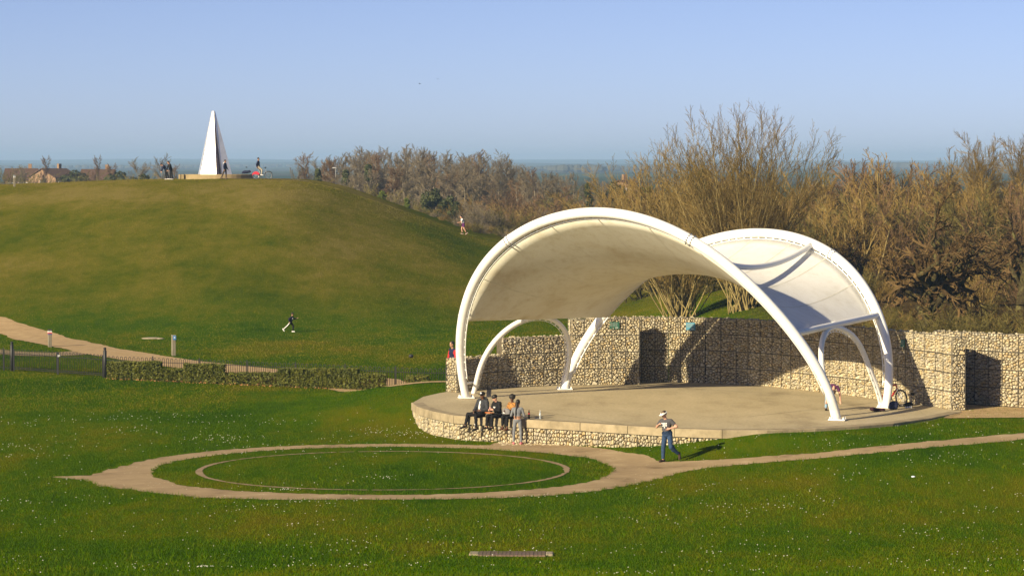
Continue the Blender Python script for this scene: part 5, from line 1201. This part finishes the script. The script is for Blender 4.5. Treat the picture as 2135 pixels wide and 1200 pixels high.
# person behind the low wall
bpz = PD(944, 711, 124.0); g = float(H(bpz[0], 124.0))
I = person((bpz[0], 124.0, g), -1.0, max(1.5, bpz[2] - g), dict(torso=(0, 0, 1), head=(-.05, -.1, 1), arm_a=((-.2, -.15, -1), (-.15, -.3, -1)), arm_b=((.25, 0, -1), (.1, -.2, -1)), leg_a=((-.05, -.05, -1), (0, .05, -1), (0, -1, 0)), leg_b=((.05, .1, -1), (0, .1, -1), (0, -1, 0))), SKIN_M,
     [('shirt', WHT, .010, {'torso': (0, .2), 'pelvis': (0, 1)}), ('jacket', NAVY, .024, {'torso': (0, 1), 'uarm': (0, .0)}), ('sleeves', cloth((.45, .03, .03)), .022, {'uarm': (0, 1), 'farm': (0, .4)}), ('trousers', CHAR, .012, {'thigh': (0, 1), 'shin': (0, .95)}), ('shoes', SHOE_B, .01, SHOES())], 'person in navy and red jacket standing behind the low wall end', ('short', HAIR), .016)
# child running on the lawn
cp_ = T(606, 692)
I = person(cp_, 1.45, 1.24, dict(torso=(0, -.25, 1), head=(0, -.1, 1), arm_a=((-.3, .75, -.6), (-.1, -.2, -1)), arm_b=((.3, -.55, -.7), (-.1, -.9, .3)), leg_a=((-.05, .75, -.9), (0, .75, -.65), (0, -.6, -1)), leg_b=((.05, -.55, -.85), (0, .12, -1), (0, -1, -.1))), SKIN_M,
     [('top', cloth((.012, .012, .03)), .014, FULLTOP()), ('track_trousers', BLK, .014, TROUS()), ('trainers', WHT, .012, SHOES())], 'person in dark tracksuit with white side stripe running across the lawn', ('fluffy', HAIR), .014, None, 'feet', 1.0)
k = I['k']; hp_ = I['pel'] + np.array([-.17, 0, -.02]) * k; d1, d2 = unit((-.05, .75, -.9)), unit((0, .75, -.65))
MB().tube(np.array([hp_, hp_ + d1 * .40 * k, hp_ + d1 * .42 * k + d2 * .38 * k]) + np.array([-.015, 0, 0]), .042 * k, 6).obj('stripe', WHT, I['root'])
MB().ball(I['pel'] + I['td'] * .34 * k + I['fw'] * .11 * k + I['rt'] * -.07 * k, np.array((.09, .06, .05)) * k).obj('chest_flash', WHT, I['root'])
# runner on the ridge
rp = T(966, 489)
I = person(rp, -1.35, 1.72, dict(torso=(0, -.28, 1), head=(0, -.35, 1), arm_a=((-.15, .25, -1), (.0, -.9, -.1)), arm_b=((.15, -.45, -.9), (0, -.9, -.15)), leg_a=((-.05, -.35, -1), (0, .2, -1), (0, -1, .1)), leg_b=((.05, .10, -1), (0, .55, -.8), (0, -.8, -.5))), SKIN_L,
     [('tee_shirt', WHT, .015, TEE()), ('shorts', cloth((.10, .02, .11)), .022, {'pelvis': (0, 1), 'thigh': (0, .55)}), ('socks', BLK, .008, {'shin': (.72, 1)}), ('trainers', cloth((.5, .35, .3)), .01, SHOES())], 'runner in white tee and purple shorts climbing the grassy ridge', ('short', HAIR), .018)
MB().ball(I['pel'] + I['td'] * .05, (.17, .14, .05)).obj('waistband', cloth((.8, .35, .55)), I['root'])
# pair stooping on the hilltop, walker by the pyramid
def hill_pt(px, D): x = (px - CX) * D / FPX; return np.array([x, D, float(H(x, D))])
I = person(hill_pt(357, 256), -1.1, 1.72, dict(torso=(0, -.32, 1), head=(0, -.6, 1), look=(0, -1, -1), arm_a=((-.15, -.35, -1), (0, -.2, -1)), arm_b=((.15, -.3, -1), (0, -.2, -1)), leg_a=((-.05, -.05, -1), (0, .05, -1), (0, -1, 0)), leg_b=((.05, .1, -1), (0, .1, -1), (0, -1, 0))), SKIN_L,
     [('coat', BLK, .03, {'torso': (0, 1), 'uarm': (0, 1), 'farm': (0, .95), 'pelvis': (0, 1), 'thigh': (0, .35)}), ('trousers', BLK, .014, TROUS()), ('trainers', WHT, .012, SHOES())], 'person in long black coat stooping on the hilltop', ('long', HAIRB), .02, 'stooping pair on the hilltop')
I = person(hill_pt(347, 257), -1.3, 1.66, dict(torso=(0, -.75, 1), head=(0, -1, .5), look=(0, -.6, -1), arm_a=((-.1, -.4, -1), (0, -.3, -1)), arm_b=((.1, -.4, -1), (0, -.3, -1)), leg_a=((-.05, -.1, -1), (0, .2, -1), (0, -1, 0)), leg_b=((.05, .2, -1), (0, .35, -1), (0, -1, 0))), SKIN_L,
     [('jacket', NAVY, .024, FULLTOP()), ('trousers', BLK, .014, TROUS()), ('trainers', WHT, .012, SHOES())], 'person in navy jacket bending forward beside the black coat', ('short', HAIRB), .02, 'stooping pair on the hilltop')
I = person(hill_pt(470, 253.5), 1.35, 1.72, dict(torso=(0, .03, 1), head=(0, 0, 1), arm_a=((-.15, .15, -1), (0, -.15, -1)), arm_b=((.15, -.2, -1), (0, -.5, -.9)), leg_a=((-.05, .38, -1), (0, .45, -1), (0, -1, -.4)), leg_b=((.05, -.12, -1), (0, .02, -1), (0, -1, .1))), SKIN_M,
     [('jacket', NAVY, .026, FULLTOP()), ('trousers', cloth((.06, .045, .035)), .014, TROUS()), ('shoes', SHOE_B, .01, SHOES())], 'walker in navy jacket with white hood passing the pyramid', ('short', HAIR), .02)
MB().ball(I['neck'] - I['fw'] * .09 - I['td'] * .03, (.11, .07, .10)).obj('hood', WHT, I['root'])

# ------------------------------------------------------------------ bicycles
tyre_m = pm('tyre_rubber', [(0.02, 0.02, 0.02)], 10, .8); steel_m = pm('steel', [(.5, .5, .5)], 4, .4, metal=.6)
def bicycle(loc, rz, lean, frame_m_, label, wr=.34, wb=1.06, city=False, fork_white=False, steer=0.0):
    """side-on along +X (front), wheels on the ground"""
    r = empty('bicycle', tuple(loc), rz, label, 'bicycle'); r.rotation_euler = (lean, 0, rz)
    A = np.array([0, 0, wr]); B = np.array([wb, 0, wr]); bb = np.array([.43, 0, wr - .05]); seat = np.array([.27, 0, wr + .50]); hd0 = np.array([wb - .22, 0, wr + .36]); hd1 = np.array([wb - .27, 0, wr + .53])
    for c, nm in ((A, 'rear wheel'), (B, 'front wheel')):
        w = empty('wheel', tuple(c)); w.parent = r; w['label'] = nm
        a = np.linspace(0, 2 * math.pi, 37)[:-1]; ci = lambda q: np.stack([np.cos(a) * q, 0 * a, np.sin(a) * q], 1)
        MB().tube(ci(wr - .028), .024 if city else .030, 8, closed=True).obj('tyre', tyre_m, w, True); MB().tube(ci(wr - .055), .011, 6, closed=True).obj('rim', steel_m, w, True)
        sp = MB()
        for k in range(18):
            t = k * 2 * math.pi / 18; sp.tube([[0, (.03 if k % 2 else -.03), 0], [math.cos(t) * (wr - .055), 0, math.sin(t) * (wr - .055)]], .002, 3)
        sp.tube([[0, -.05, 0], [0, .05, 0]], .022, 8); sp.obj('spokes', steel_m, w)
    f = MB(); R_ = .030 if not city else .032
    if city: f.tube([hd0, hd0 * .45 + bb * .55 + [0, 0, -.02], bb], R_ * 1.3, 8); f.tube([bb, seat], R_, 8)
    else: f.tube([hd0, bb], R_ * 1.1, 8); f.tube([hd1 - [0, 0, .03], seat - [0, 0, .06]], R_, 8); f.tube([bb, seat], R_, 8)
    for s in (-.05, .05): f.tube([A + [0, s, 0], bb], .010, 6); f.tube([A + [0, s, 0], seat - [0, 0, .08]], .010, 6)
    f.tube([hd0, hd1], .026, 8); f.obj('frame', frame_m_, r, True)
    fk = MB(); 
    for s in (-.05, .05): fk.tube([hd0 + [0, s, 0], hd0 * .4 + B * .6 + [.0, s, .02], B + [0, s, 0]], .014 if city else .022, 6)
    fk.obj('fork', WHT if fork_white else frame_m_, r, True)
    sdl = MB(); sdl.tube([seat, seat + [-.03, 0, .12]], .014, 6); sdl.ball(seat + [-.04, 0, .14], (.13, .075, .03), None, 12, 7); sdl.obj('saddle', BLK, r, True)
    hb = MB(); top_ = hd1 + np.array([.0, 0, .10 if city else .12]); hb.tube([hd1, top_], .015, 6); hb.tube([top_ + [-.10 if city else 0, -.32, .06], top_ + [.02, -.16, .03], top_, top_ + [.02, .16, .03], top_ + [-.10 if city else 0, .32, .06]], .018, 6)
    ho = hb.obj('handlebar', tyre_m, r, True)
    for s in (-1, 1): MB().tube([top_ + [-.10 if city else 0, s * .32, .06], top_ + [-.13 if city else 0, s * .22, .045]], .02, 6).obj('grip', tyre_m, ho)
    cr = MB(); cr.tube([bb + [0, -.02, 0], bb + [0, .02, 0]], .09, 16); cr.tube([bb + [0, .06, 0], bb + [.10, .07, -.13]], .01, 6); cr.tube([bb + [0, -.06, 0], bb + [-.10, -.07, .13]], .01, 6); co_ = cr.obj('crank', tyre_m, r)
    for q in (bb + [.10, .12, -.13], bb + [-.10, -.12, .13]): MB().box(q, (.09, .09, .02)).obj('pedal', tyre_m, co_)
    if city:
        red = shiny((.60, .03, .05)); 
        g_ = MB()
        for s in (-.07, .07):
            a = np.linspace(.35, math.pi * 1.02, 12); P_ = [[math.cos(t) * (wr + .0), s, math.sin(t) * (wr + .0)] for t in a] + [[-.22, s, .10], [.24, s, .06]]
            V = np.array([[q[0], s - .004, q[2]] for q in P_] + [[q[0], s + .004, q[2]] for q in P_]) + A; n_ = len(P_); g_.add(V, [tuple(range(n_)), tuple(range(2 * n_ - 1, n_ - 1, -1))] + [(i, (i + 1) % n_, n_ + (i + 1) % n_, n_ + i) for i in range(n_)])
        g_.obj('rear_guard', red, r)
        MB().ball(top_ + [.02, 0, .06], (.05, .09, .06)).obj('front_lamp', BLK, r)
        for c in (B,):
            a = np.linspace(.5, 2.6, 14); MB().tube(np.array([[math.cos(t) * (wr + .03), 0, math.sin(t) * (wr + .03)] for t in a]) + c, .02, 5).obj('mudguard', BLK, r)
    return r, seat
hp3 = hill_pt(534, 255.5)
bk, seat = bicycle(hp3, .05, 0, cloth((.25, .28, .34), .4), 'silver hire bicycle with red rear guard ridden along the hilltop', .34, 1.12, True)
sl3 = np.array([hp3[0] + (seat[0] - .05) * 1.0, hp3[1], hp3[2] + seat[2] + .17])
I = person(sl3, math.pi / 2 + .05, 1.74, dict(torso=(0, .04, 1), head=(0, -.05, 1), arm_a=((-.1, .5, -.9), (0, -.15, -1)), arm_b=((.12, .5, -.9), (0, -.2, -1)), leg_a=((-.08, -.75, -.62), (0, .12, -1), (0, -1, -.1)), leg_b=((.08, -.35, -1), (0, .22, -1), (0, -1, -.1))), SKIN_M,
     [('jacket', NAVY, .024, FULLTOP()), ('trousers', cloth((.38, .33, .25)), .014, TROUS()), ('trainers', WHT, .012, SHOES())], 'cyclist in navy jacket and beige trousers upright on the hire bicycle', ('short', HAIR), .02, None, 'seat')
mp3 = PZ(1872, 847.5, SZ)
bicycle(mp3 + np.array([.16, 0, 0]) - 1.08 * np.array([math.cos(-.98), math.sin(-.98), 0]), -.98, .10, shiny((.45, .015, .025)), 'red mountain bicycle leaning against the rear canopy leg', .345, 1.08, False, True)

# ------------------------------------------------------------------ bags, bottles, litter, signs, birds, lamp
def lump(px, py, parts, vox, mat, name, label, cat, rz=0, z=SZ + .005, group=None):
    p = PZ(px, py, z) if z is not None else T(px, py)
    q = MB()
    for c, rad in parts: q.ball(c, rad, None, 12, 8)
    o = link(name, remesh(q, vox, 3), None, [mat]); a = np.array([v.co[:] for v in o.data.vertices]); dz = -a[:, 2].min()
    o.location = (p[0], p[1], p[2] + dz); o.rotation_euler = (0, 0, rz); setp(o, label, cat, group); return o
lump(1829, 857, [((0, 0, .06), (.26, .14, .07)), ((-.17, .05, .08), (.12, .10, .08)), ((.18, -.04, .06), (.14, .10, .06))], .016, cloth((.035, .012, .018)), 'jacket_heap', 'crumpled dark maroon jacket heaped at the rear canopy foot', 'jacket')
bp_ = lump(1863, 853, [((0, 0, .16), (.19, .13, .17)), ((.03, -.08, .10), (.14, .08, .10)), ((-.1, 0, .08), (.12, .12, .09))], .016, cloth((.018, .022, .055)), 'backpack', 'navy backpack slumped beside the red bicycle wheel', 'bag')
MB().ball((-.10, -.125, -.08), (.03, .012, .02), None, 8, 6).obj('badge', WHT, bp_); MB().tube(np.array([[-.06, 0, .14], [-.04, 0, .22], [.04, 0, .22], [.06, 0, .14]]), .012, 6).obj('handle', BLK, bp_)
bp2 = lump(1893, 849, [((0, 0, .10), (.20, .13, .10)), ((.08, 0, .13), (.13, .10, .09))], .016, BLK, 'sports_bag', 'black sports bag with white lettering behind the bicycle', 'bag')
for i, dx in enumerate((-.10, -.03, .04, .11)): MB().box((dx, -.115, .005 + .01 * i), (.05, .012, .09)).obj('print', WHT, bp2)
def bottle(px, py, h, mats, label, prof):
    p = PZ(px, py, SZ + .016); r = empty('bottle', tuple(p), 0, label, 'bottle'); MB().lathe([(a, z * h) for a, z in prof], (0, 0, 0), 12).obj('bottle_body', mats[0], r, True)
    MB().lathe([(.034, .42 * h), (.034, .62 * h)], (0, 0, 0), 12).obj('label_band', mats[1], r); MB().lathe([(.014, .93 * h), (.014, 1.0 * h)], (0, 0, 0), 10).obj('bottle_cap', mats[2], r)
prof = [(.030, 0), (.033, .03), (.033, .40), (.030, .50), (.033, .60), (.028, .74), (.013, .88), (.013, .94)]
bottle(1103, 871.5, .33, (shiny((.03, .012, .008), .15), shiny((.55, .03, .04)), shiny((.5, .03, .04))), 'dark soft drink bottle with red label on the stage rim', prof)
clear_m, nt, bs, L = nodes('clear_plastic'); bs.inputs['Base Color'].default_value = (.85, .9, .92, 1); bs.inputs['Transmission Weight'].default_value = .7; bs.inputs['Roughness'].default_value = .15
bottle(1126, 872.5, .32, (clear_m, shiny((.7, .75, .8)), shiny((.8, .8, .8))), 'clear plastic water bottle on the stage rim', prof)
for px, py, c, lab in ((1096, 871, (.08, .08, .09), 'small dark phone lying by the red-labelled bottle'), (1118, 872, (.35, .38, .42), 'small silver phone lying by the clear bottle')):
    p = PZ(px, py, SZ + .016); o = MB().box((0, 0, .006), (.15, .075, .012), bev=.003).obj('phone', shiny(c), None); o.location = tuple(p); o.rotation_euler = (0, 0, .5); setp(o, lab, 'phone')
def litter(px, py, parts, vox, mat, name, label): 
    p = T(px, py); q = MB()
    for c, rad in parts: q.ball(c, rad, None, 10, 7)
    o = link(name, remesh(q, vox, 2), None, [mat]); o.location = tuple(p + [0, 0, .03]); setp(o, label, 'litter'); return o
litter(1036, 917, [((0, 0, .05), (.11, .08, .06)), ((.08, .02, .05), (.07, .07, .05))], .012, WHT, 'crumpled_bag', 'crumpled white carrier bag below the stage rim')
litter(976, 903, [((0, 0, .03), (.06, .05, .04)), ((.05, 0, .03), (.05, .04, .03))], .01, cloth((.35, .45, .75)), 'drinks_carton', 'small pale blue drinks carton on the grass by the stage')
litter(1904, 996, [((0, 0, .02), (.07, .05, .03))], .01, cloth((.7, .75, .85)), 'paper_scrap', 'scrap of white paper on the open lawn')
def sign(px, py, wpx, hpx, D, yaw, col, label):
    q = PD(px, py, D - .14); s = D / FPX; w, h = wpx * s, hpx * s; r = empty('wall_sign', tuple(q), yaw, label, 'sign')
    MB().box((0, 0, 0), (w, .02, h), bev=.004).obj('board', shiny(col, .5), r)
    for j in range(4): MB().box((-w * .06 + .0 * j, -.0125, h * (.30 - .13 * j)), (w * (.72, .78, .66, .74)[j], .005, h * .05)).obj('text_line', shiny((.22, .28, .26)), r)
    for j in range(3): MB().box((w * (.10 + .11 * j), -.0125, -h * .32), (w * .07, .005, h * .14)).obj('pictogram', shiny((.5, .52, .5)), r)
sign(1281, 678, 21, 15, 123.42, 0.0, (.012, .085, .052), 'green rules sign on the tall straight wall')
cA, cB = W(1393, 796.4), W(1470, 798.0); yw = math.atan2(cB[1] - cA[1], cB[0] - cA[0])
sign(1440, 680, 20, 16, 124.35, yw, (.04, .20, .30), 'blue-green sign crossed by a streak of sun on the curved wall')
cA, cB = W(1855, 834.5), W(1905, 841); yw = math.atan2(cB[1] - cA[1], cB[0] - cA[0]); Dm = cA[1] + (cB[1] - cA[1]) * .55
sign(1882, 715.5, 15, 16, Dm - .12, yw, (.015, .11, .08), 'dark green sign near the shaded end of the curved wall')
vq = PD(1902, 821, W(1905, 841)[1] - .06); vb = MB().box((0, 0, 0), (.13, .05, .12), bev=.012).obj('socket_box', BLK, None); vb.location = tuple(vq); vb.rotation_euler = (0, 0, yw); setp(vb, 'small black socket box low on the curved wall', 'socket box')
lz = PD(700, 350, 372); gz = float(H(lz[0], 372)); lp_ = empty('lamp_post', (lz[0], 372, gz), 0, 'slim grey lamp post before the wood beyond the ridge', 'lamp post'); hh = lz[2] - gz
MB().lathe([(.08, 0), (.07, 1.2), (.05, 1.3), (.04, hh)], (0, 0, 0), 8).obj('column', cloth((.30, .31, .30)), lp_); MB().ball((-.15, 0, hh), (.3, .12, .07)).obj('lantern', cloth((.5, .5, .5)), lp_)
lump(515, 366.8, [((0, 0, .16), (.34, .16, .14)), ((.30, 0, .20), (.16, .14, .13)), ((-.2, 0, .10), (.2, .15, .1))], .03, cloth((.012, .018, .05)), 'holdall', 'dark navy holdall on the edge of the pyramid plinth', 'bag', z=None).location = (base[0] + 2.95, PYD - .9, bz + pz + .05)
for px, py, D in ((875, 175, 480), (913, 165, 520), (514, 349, 420)):
    q = PD(px, py, D); b = MB(); b.ball((0, 0, 0), (.16, .05, .05), None, 8, 6); 
    for s in (-1, 1): b.add([(.06, 0, .02), (-.06, 0, .02), (-.10, s * .22, .08), (.0, s * .30, .05), (.06, s * .2, .07), (0, 0, .035)], [(0, 1, 2, 3, 4), (0, 4, 5), (5, 4, 3), (5, 3, 2), (5, 2, 1)])
    b.add([(-.13, 0, 0), (-.26, .05, 0), (-.26, -.05, 0), (-.2, 0, .02)], [(0, 1, 2), (0, 3, 1), (0, 2, 3), (1, 3, 2)])
    o = b.obj('bird', BLK, None); o.location = tuple(q); o.rotation_euler = (.2, 0, .8 * px); setp(o, 'small dark bird flying low past the pyramid' if px == 514 else 'small dark bird gliding high in the clear sky', 'bird', None if px == 514 else 'birds in the open sky')

# ------------------------------------------------------------------ grass blades and daisies
f_stage = sd_poly(SO)
def lawn_mask(X, Y): return (sd_arena(X, Y) > 0.03) & (f_stage(X, Y) > 0.06) & (np.abs(np.hypot(X - RC[0], Y - RC[1]) - R2) > .17)
def blades(n, ylo, yhi, hh, ww, xw, mask, seed, name, mat, power=1.0, edge=None):
    rg = np.random.default_rng(seed); Y = ylo + (yhi - ylo) * rg.random(n) ** power; X = rg.uniform(-1, 1, n) * (Y * xw)
    m = mask(X, Y); X, Y = X[m], Y[m]; n = len(X); Z = H(X, Y)
    a = rg.uniform(0, 6.28, n); h = hh * rg.uniform(.5, 1.5, n); w = ww * rg.uniform(.6, 1.3, n); lx, ly = rg.normal(0, .5, n) * h, rg.normal(0, .5, n) * h
    dx, dy = np.cos(a) * w / 2, np.sin(a) * w / 2
    V = np.stack([np.stack([X - dx, Y - dy, Z - .01], 1), np.stack([X + dx, Y + dy, Z - .01], 1), np.stack([X + lx, Y + ly, Z + h], 1)], 1).reshape(-1, 3)
    me = mesh_np(name, V, np.arange(3 * n).reshape(n, 3))
    sv = (sm(4.6, 8.0, Z + 0.9 * wob(X, Y, 14)) + 0.75 * np.exp(-((X + 12) / 9) ** 2) * np.exp(-((Y - 222 + 0.5 * (X + 12)) / 12) ** 2)) * sm(176, 200, Y) + 0.55 * np.exp(-((X + 9) / 8) ** 2) * np.exp(-((Y - 163) / 7) ** 2) + 0.75 * sm(2, 14, X) * np.exp(-((Y - 84) / 7) ** 2) + 0.65 * np.exp(-((X + 7) / 9) ** 2) * np.exp(-((Y - 82.5) / 4) ** 2)
    at = me.attributes.new('straw', 'FLOAT', 'POINT'); at.data.foreach_set('value', np.repeat(np.clip(sv, 0, 1), 3).astype(np.float32))
    return link(name, me, None, [mat])
def blade_mat(name, cols, pos, dry):
    m, nt, bs, L = nodes(name); geo = nt.nodes.new('ShaderNodeNewGeometry'); co = geo.outputs['Position']
    n1 = math_(nt, 'MULTIPLY_ADD', noise(nt, co, 0.16, 6, 0.66, (0.75, 0.38, 1)), 2.0); n1.node.inputs[2].default_value = -0.5; v = math_(nt, 'ADD', math_(nt, 'ADD', math_(nt, 'MULTIPLY', n1, 0.50), math_(nt, 'MULTIPLY', noise(nt, co, 1.0, 8, 0.72, (1, 0.32, 1)), 0.42)), math_(nt, 'MULTIPLY', math_(nt, 'POWER', geo.outputs['Random Per Island'], 1.5), 0.30))
    v = math_(nt, 'ADD', v, math_(nt, 'SUBTRACT', math_(nt, 'MULTIPLY', attr(nt, 'straw'), 0.15), 0.03))
    L.new(ramp(nt, v, cols, pos), bs.inputs['Base Color']); bs.inputs['Roughness'].default_value = 1.0; bs.inputs['Specular IOR Level'].default_value = 0.0
    return m
gb = blade_mat('grass_blade', [(0.029, 0.076, 0.0), (0.055, 0.108, 0.0), (0.100, 0.120, 0.002), (0.140, 0.120, 0.008)], [.34, .53, .68, .90], 0)
g1 = blades(330000, 63, 131, .055, .016, .19, lambda X, Y: lawn_mask(X, Y) & ~((X > -3) & (Y > 103) & (f_stage(X, Y) < .1)), 1, 'grass', gb, 1.15)
setp(g1, 'short green lawn grass round the stage and path', 'grass', kind='stuff')
gt_ = blades(60000, 63, 118, .12, .022, .19, lambda X, Y: lawn_mask(X, Y) & (wob(X, Y, .55) + .7 * wob(Y, X, 2.5) > .75) & ~((X > -3) & (Y > 103) & (f_stage(X, Y) < .1)), 5, 'grass', gb, 1.1)
setp(gt_, 'longer uncut grass tufts dotted over the lawn', 'grass', kind='stuff')
ge = blades(420000, 84, 112, .075, .018, .19, lambda X, Y: (np.abs(sd_arena(X, Y) - .02) < .07), 6, 'grass', gb, 1.0)
setp(ge, 'ragged grass fringe creeping over the path edges', 'grass', kind='stuff')
rgp = np.random.default_rng(12); nP = 30000; Xp = rgp.uniform(-18, 20, nP); Yp = rgp.uniform(86, 108, nP); sdp = sd_arena(Xp, Yp); kp = (sdp < -.02) & (rgp.random(nP) < .05 + .35 * np.exp(sdp / .25)); Xp, Yp = Xp[kp], Yp[kp]; Zp = H(Xp, Yp) + .015; rp_ = rgp.uniform(.008, .026, len(Xp))
oc_ = np.array([[1, 0, 0], [0, 1, 0], [-1, 0, 0], [0, -1, 0], [0, 0, .6]]); fo_ = np.array([(0, 1, 4), (1, 2, 4), (2, 3, 4), (3, 0, 4)])
pe = link('gravel', mesh_np('gravel', (np.stack([Xp, Yp, Zp], 1)[:, None] + oc_[None] * rp_[:, None, None]).reshape(-1, 3), (fo_[None] + (np.arange(len(Xp)) * 5)[:, None, None]).reshape(-1, 3)), None, [stone_m]); setp(pe, 'loose pale gravel along the path edges', 'gravel', kind='stuff')
hb_ = blade_mat('hill_blade', [(0.054, 0.086, 0.0), (0.096, 0.108, 0.002), (0.148, 0.128, 0.011), (0.20, 0.158, 0.035)], [.34, .53, .68, .90], 1)
hpoly = sd_poly([T(*p)[:2] for p in hp_up + hp_lo])
g2 = blades(240000, 120, 258, .055, .035, .19, lambda X, Y: (hpoly(X, Y) > .05) & ~((X > -12) & (Y < 131)) & (X < 14 + 0 * Y) & ~((X > 6) & (Y < 150)), 2, 'grass', hb_)
setp(g2, 'dry tussocky grass over the hill', 'grass', kind='stuff')
rg = np.random.default_rng(8); Xs, Ys = [], []
for k in range(135):
    u_ = rg.random()
    if u_ < .34: cy = rg.uniform(102, 118); cx = rg.uniform(-.185 * cy, -4)
    elif u_ < .5: cy = rg.uniform(98, 106); cx = rg.uniform(6, .18 * cy)
    else: cy = rg.uniform(68, 96); cx = rg.uniform(-.185, .185) * cy
    m = int(rg.exponential(9)) + 1; sp = rg.uniform(.15, 1.1); Xs += list(cx + rg.normal(0, sp * 1.5, m)); Ys += list(cy + rg.normal(0, sp * 1.2, m))
for k in range(380):
    cy = rg.uniform(68, 116); Xs.append(rg.uniform(-.185, .185) * cy); Ys.append(cy)
X, Y = np.array(Xs), np.array(Ys); n = len(X)
ok = lawn_mask(X, Y) & ~((X > -3.5) & (Y > 104) & (f_stage(X, Y) < .2)) & ~((np.hypot(X - RC[0], Y - RC[1]) < R1) & (rg.random(n) < .6)) & ~((X > -5) & (Y > 117))
X, Y = X[ok], Y[ok]; Z = H(X, Y) + rg.uniform(.035, .065, len(X)); r_ = rg.uniform(.010, .020, len(X))
oc = np.array([[1, 0, 0], [0, 1, 0], [-1, 0, 0], [0, -1, 0], [0, 0, .7], [0, 0, -.7]]); fo = np.array([(0, 1, 4), (1, 2, 4), (2, 3, 4), (3, 0, 4), (1, 0, 5), (2, 1, 5), (3, 2, 5), (0, 3, 5)])
V = (np.stack([X, Y, Z], 1)[:, None] + oc[None] * r_[:, None, None]).reshape(-1, 3); Fd = (fo[None] + (np.arange(len(X)) * 6)[:, None, None]).reshape(-1, 3)
dz_ = link('daisies', mesh_np('daisies', V, Fd), None, [pm('daisy_white', [(.80, .79, .72)], 5, .8)]); setp(dz_, 'white daisies scattered through the lawn', 'flowers', kind='stuff'); print('daisies', len(X))

# ------------------------------------------------------------------ haze
hz_m = bpy.data.materials.new('haze'); hz_m.use_nodes = True; nt = hz_m.node_tree; nt.nodes.remove(nt.nodes['Principled BSDF'])
pv = nt.nodes.new('ShaderNodeVolumePrincipled'); pv.inputs['Color'].default_value = (0.42, 0.65, 1.0, 1); pv.inputs['Density'].default_value = 0.00019; pv.inputs['Anisotropy'].default_value = 0.0
nt.links.new(pv.outputs[0], nt.nodes['Material Output'].inputs['Volume'])
hx = 52 + .52 * 11000 + 50
hz = MB().box((0, 5470, 14.0), (2 * hx, 11140, 56)).obj('haze', hz_m, None); setp(hz, 'thin blue spring haze over the park and plain', 'haze', kind='stuff')
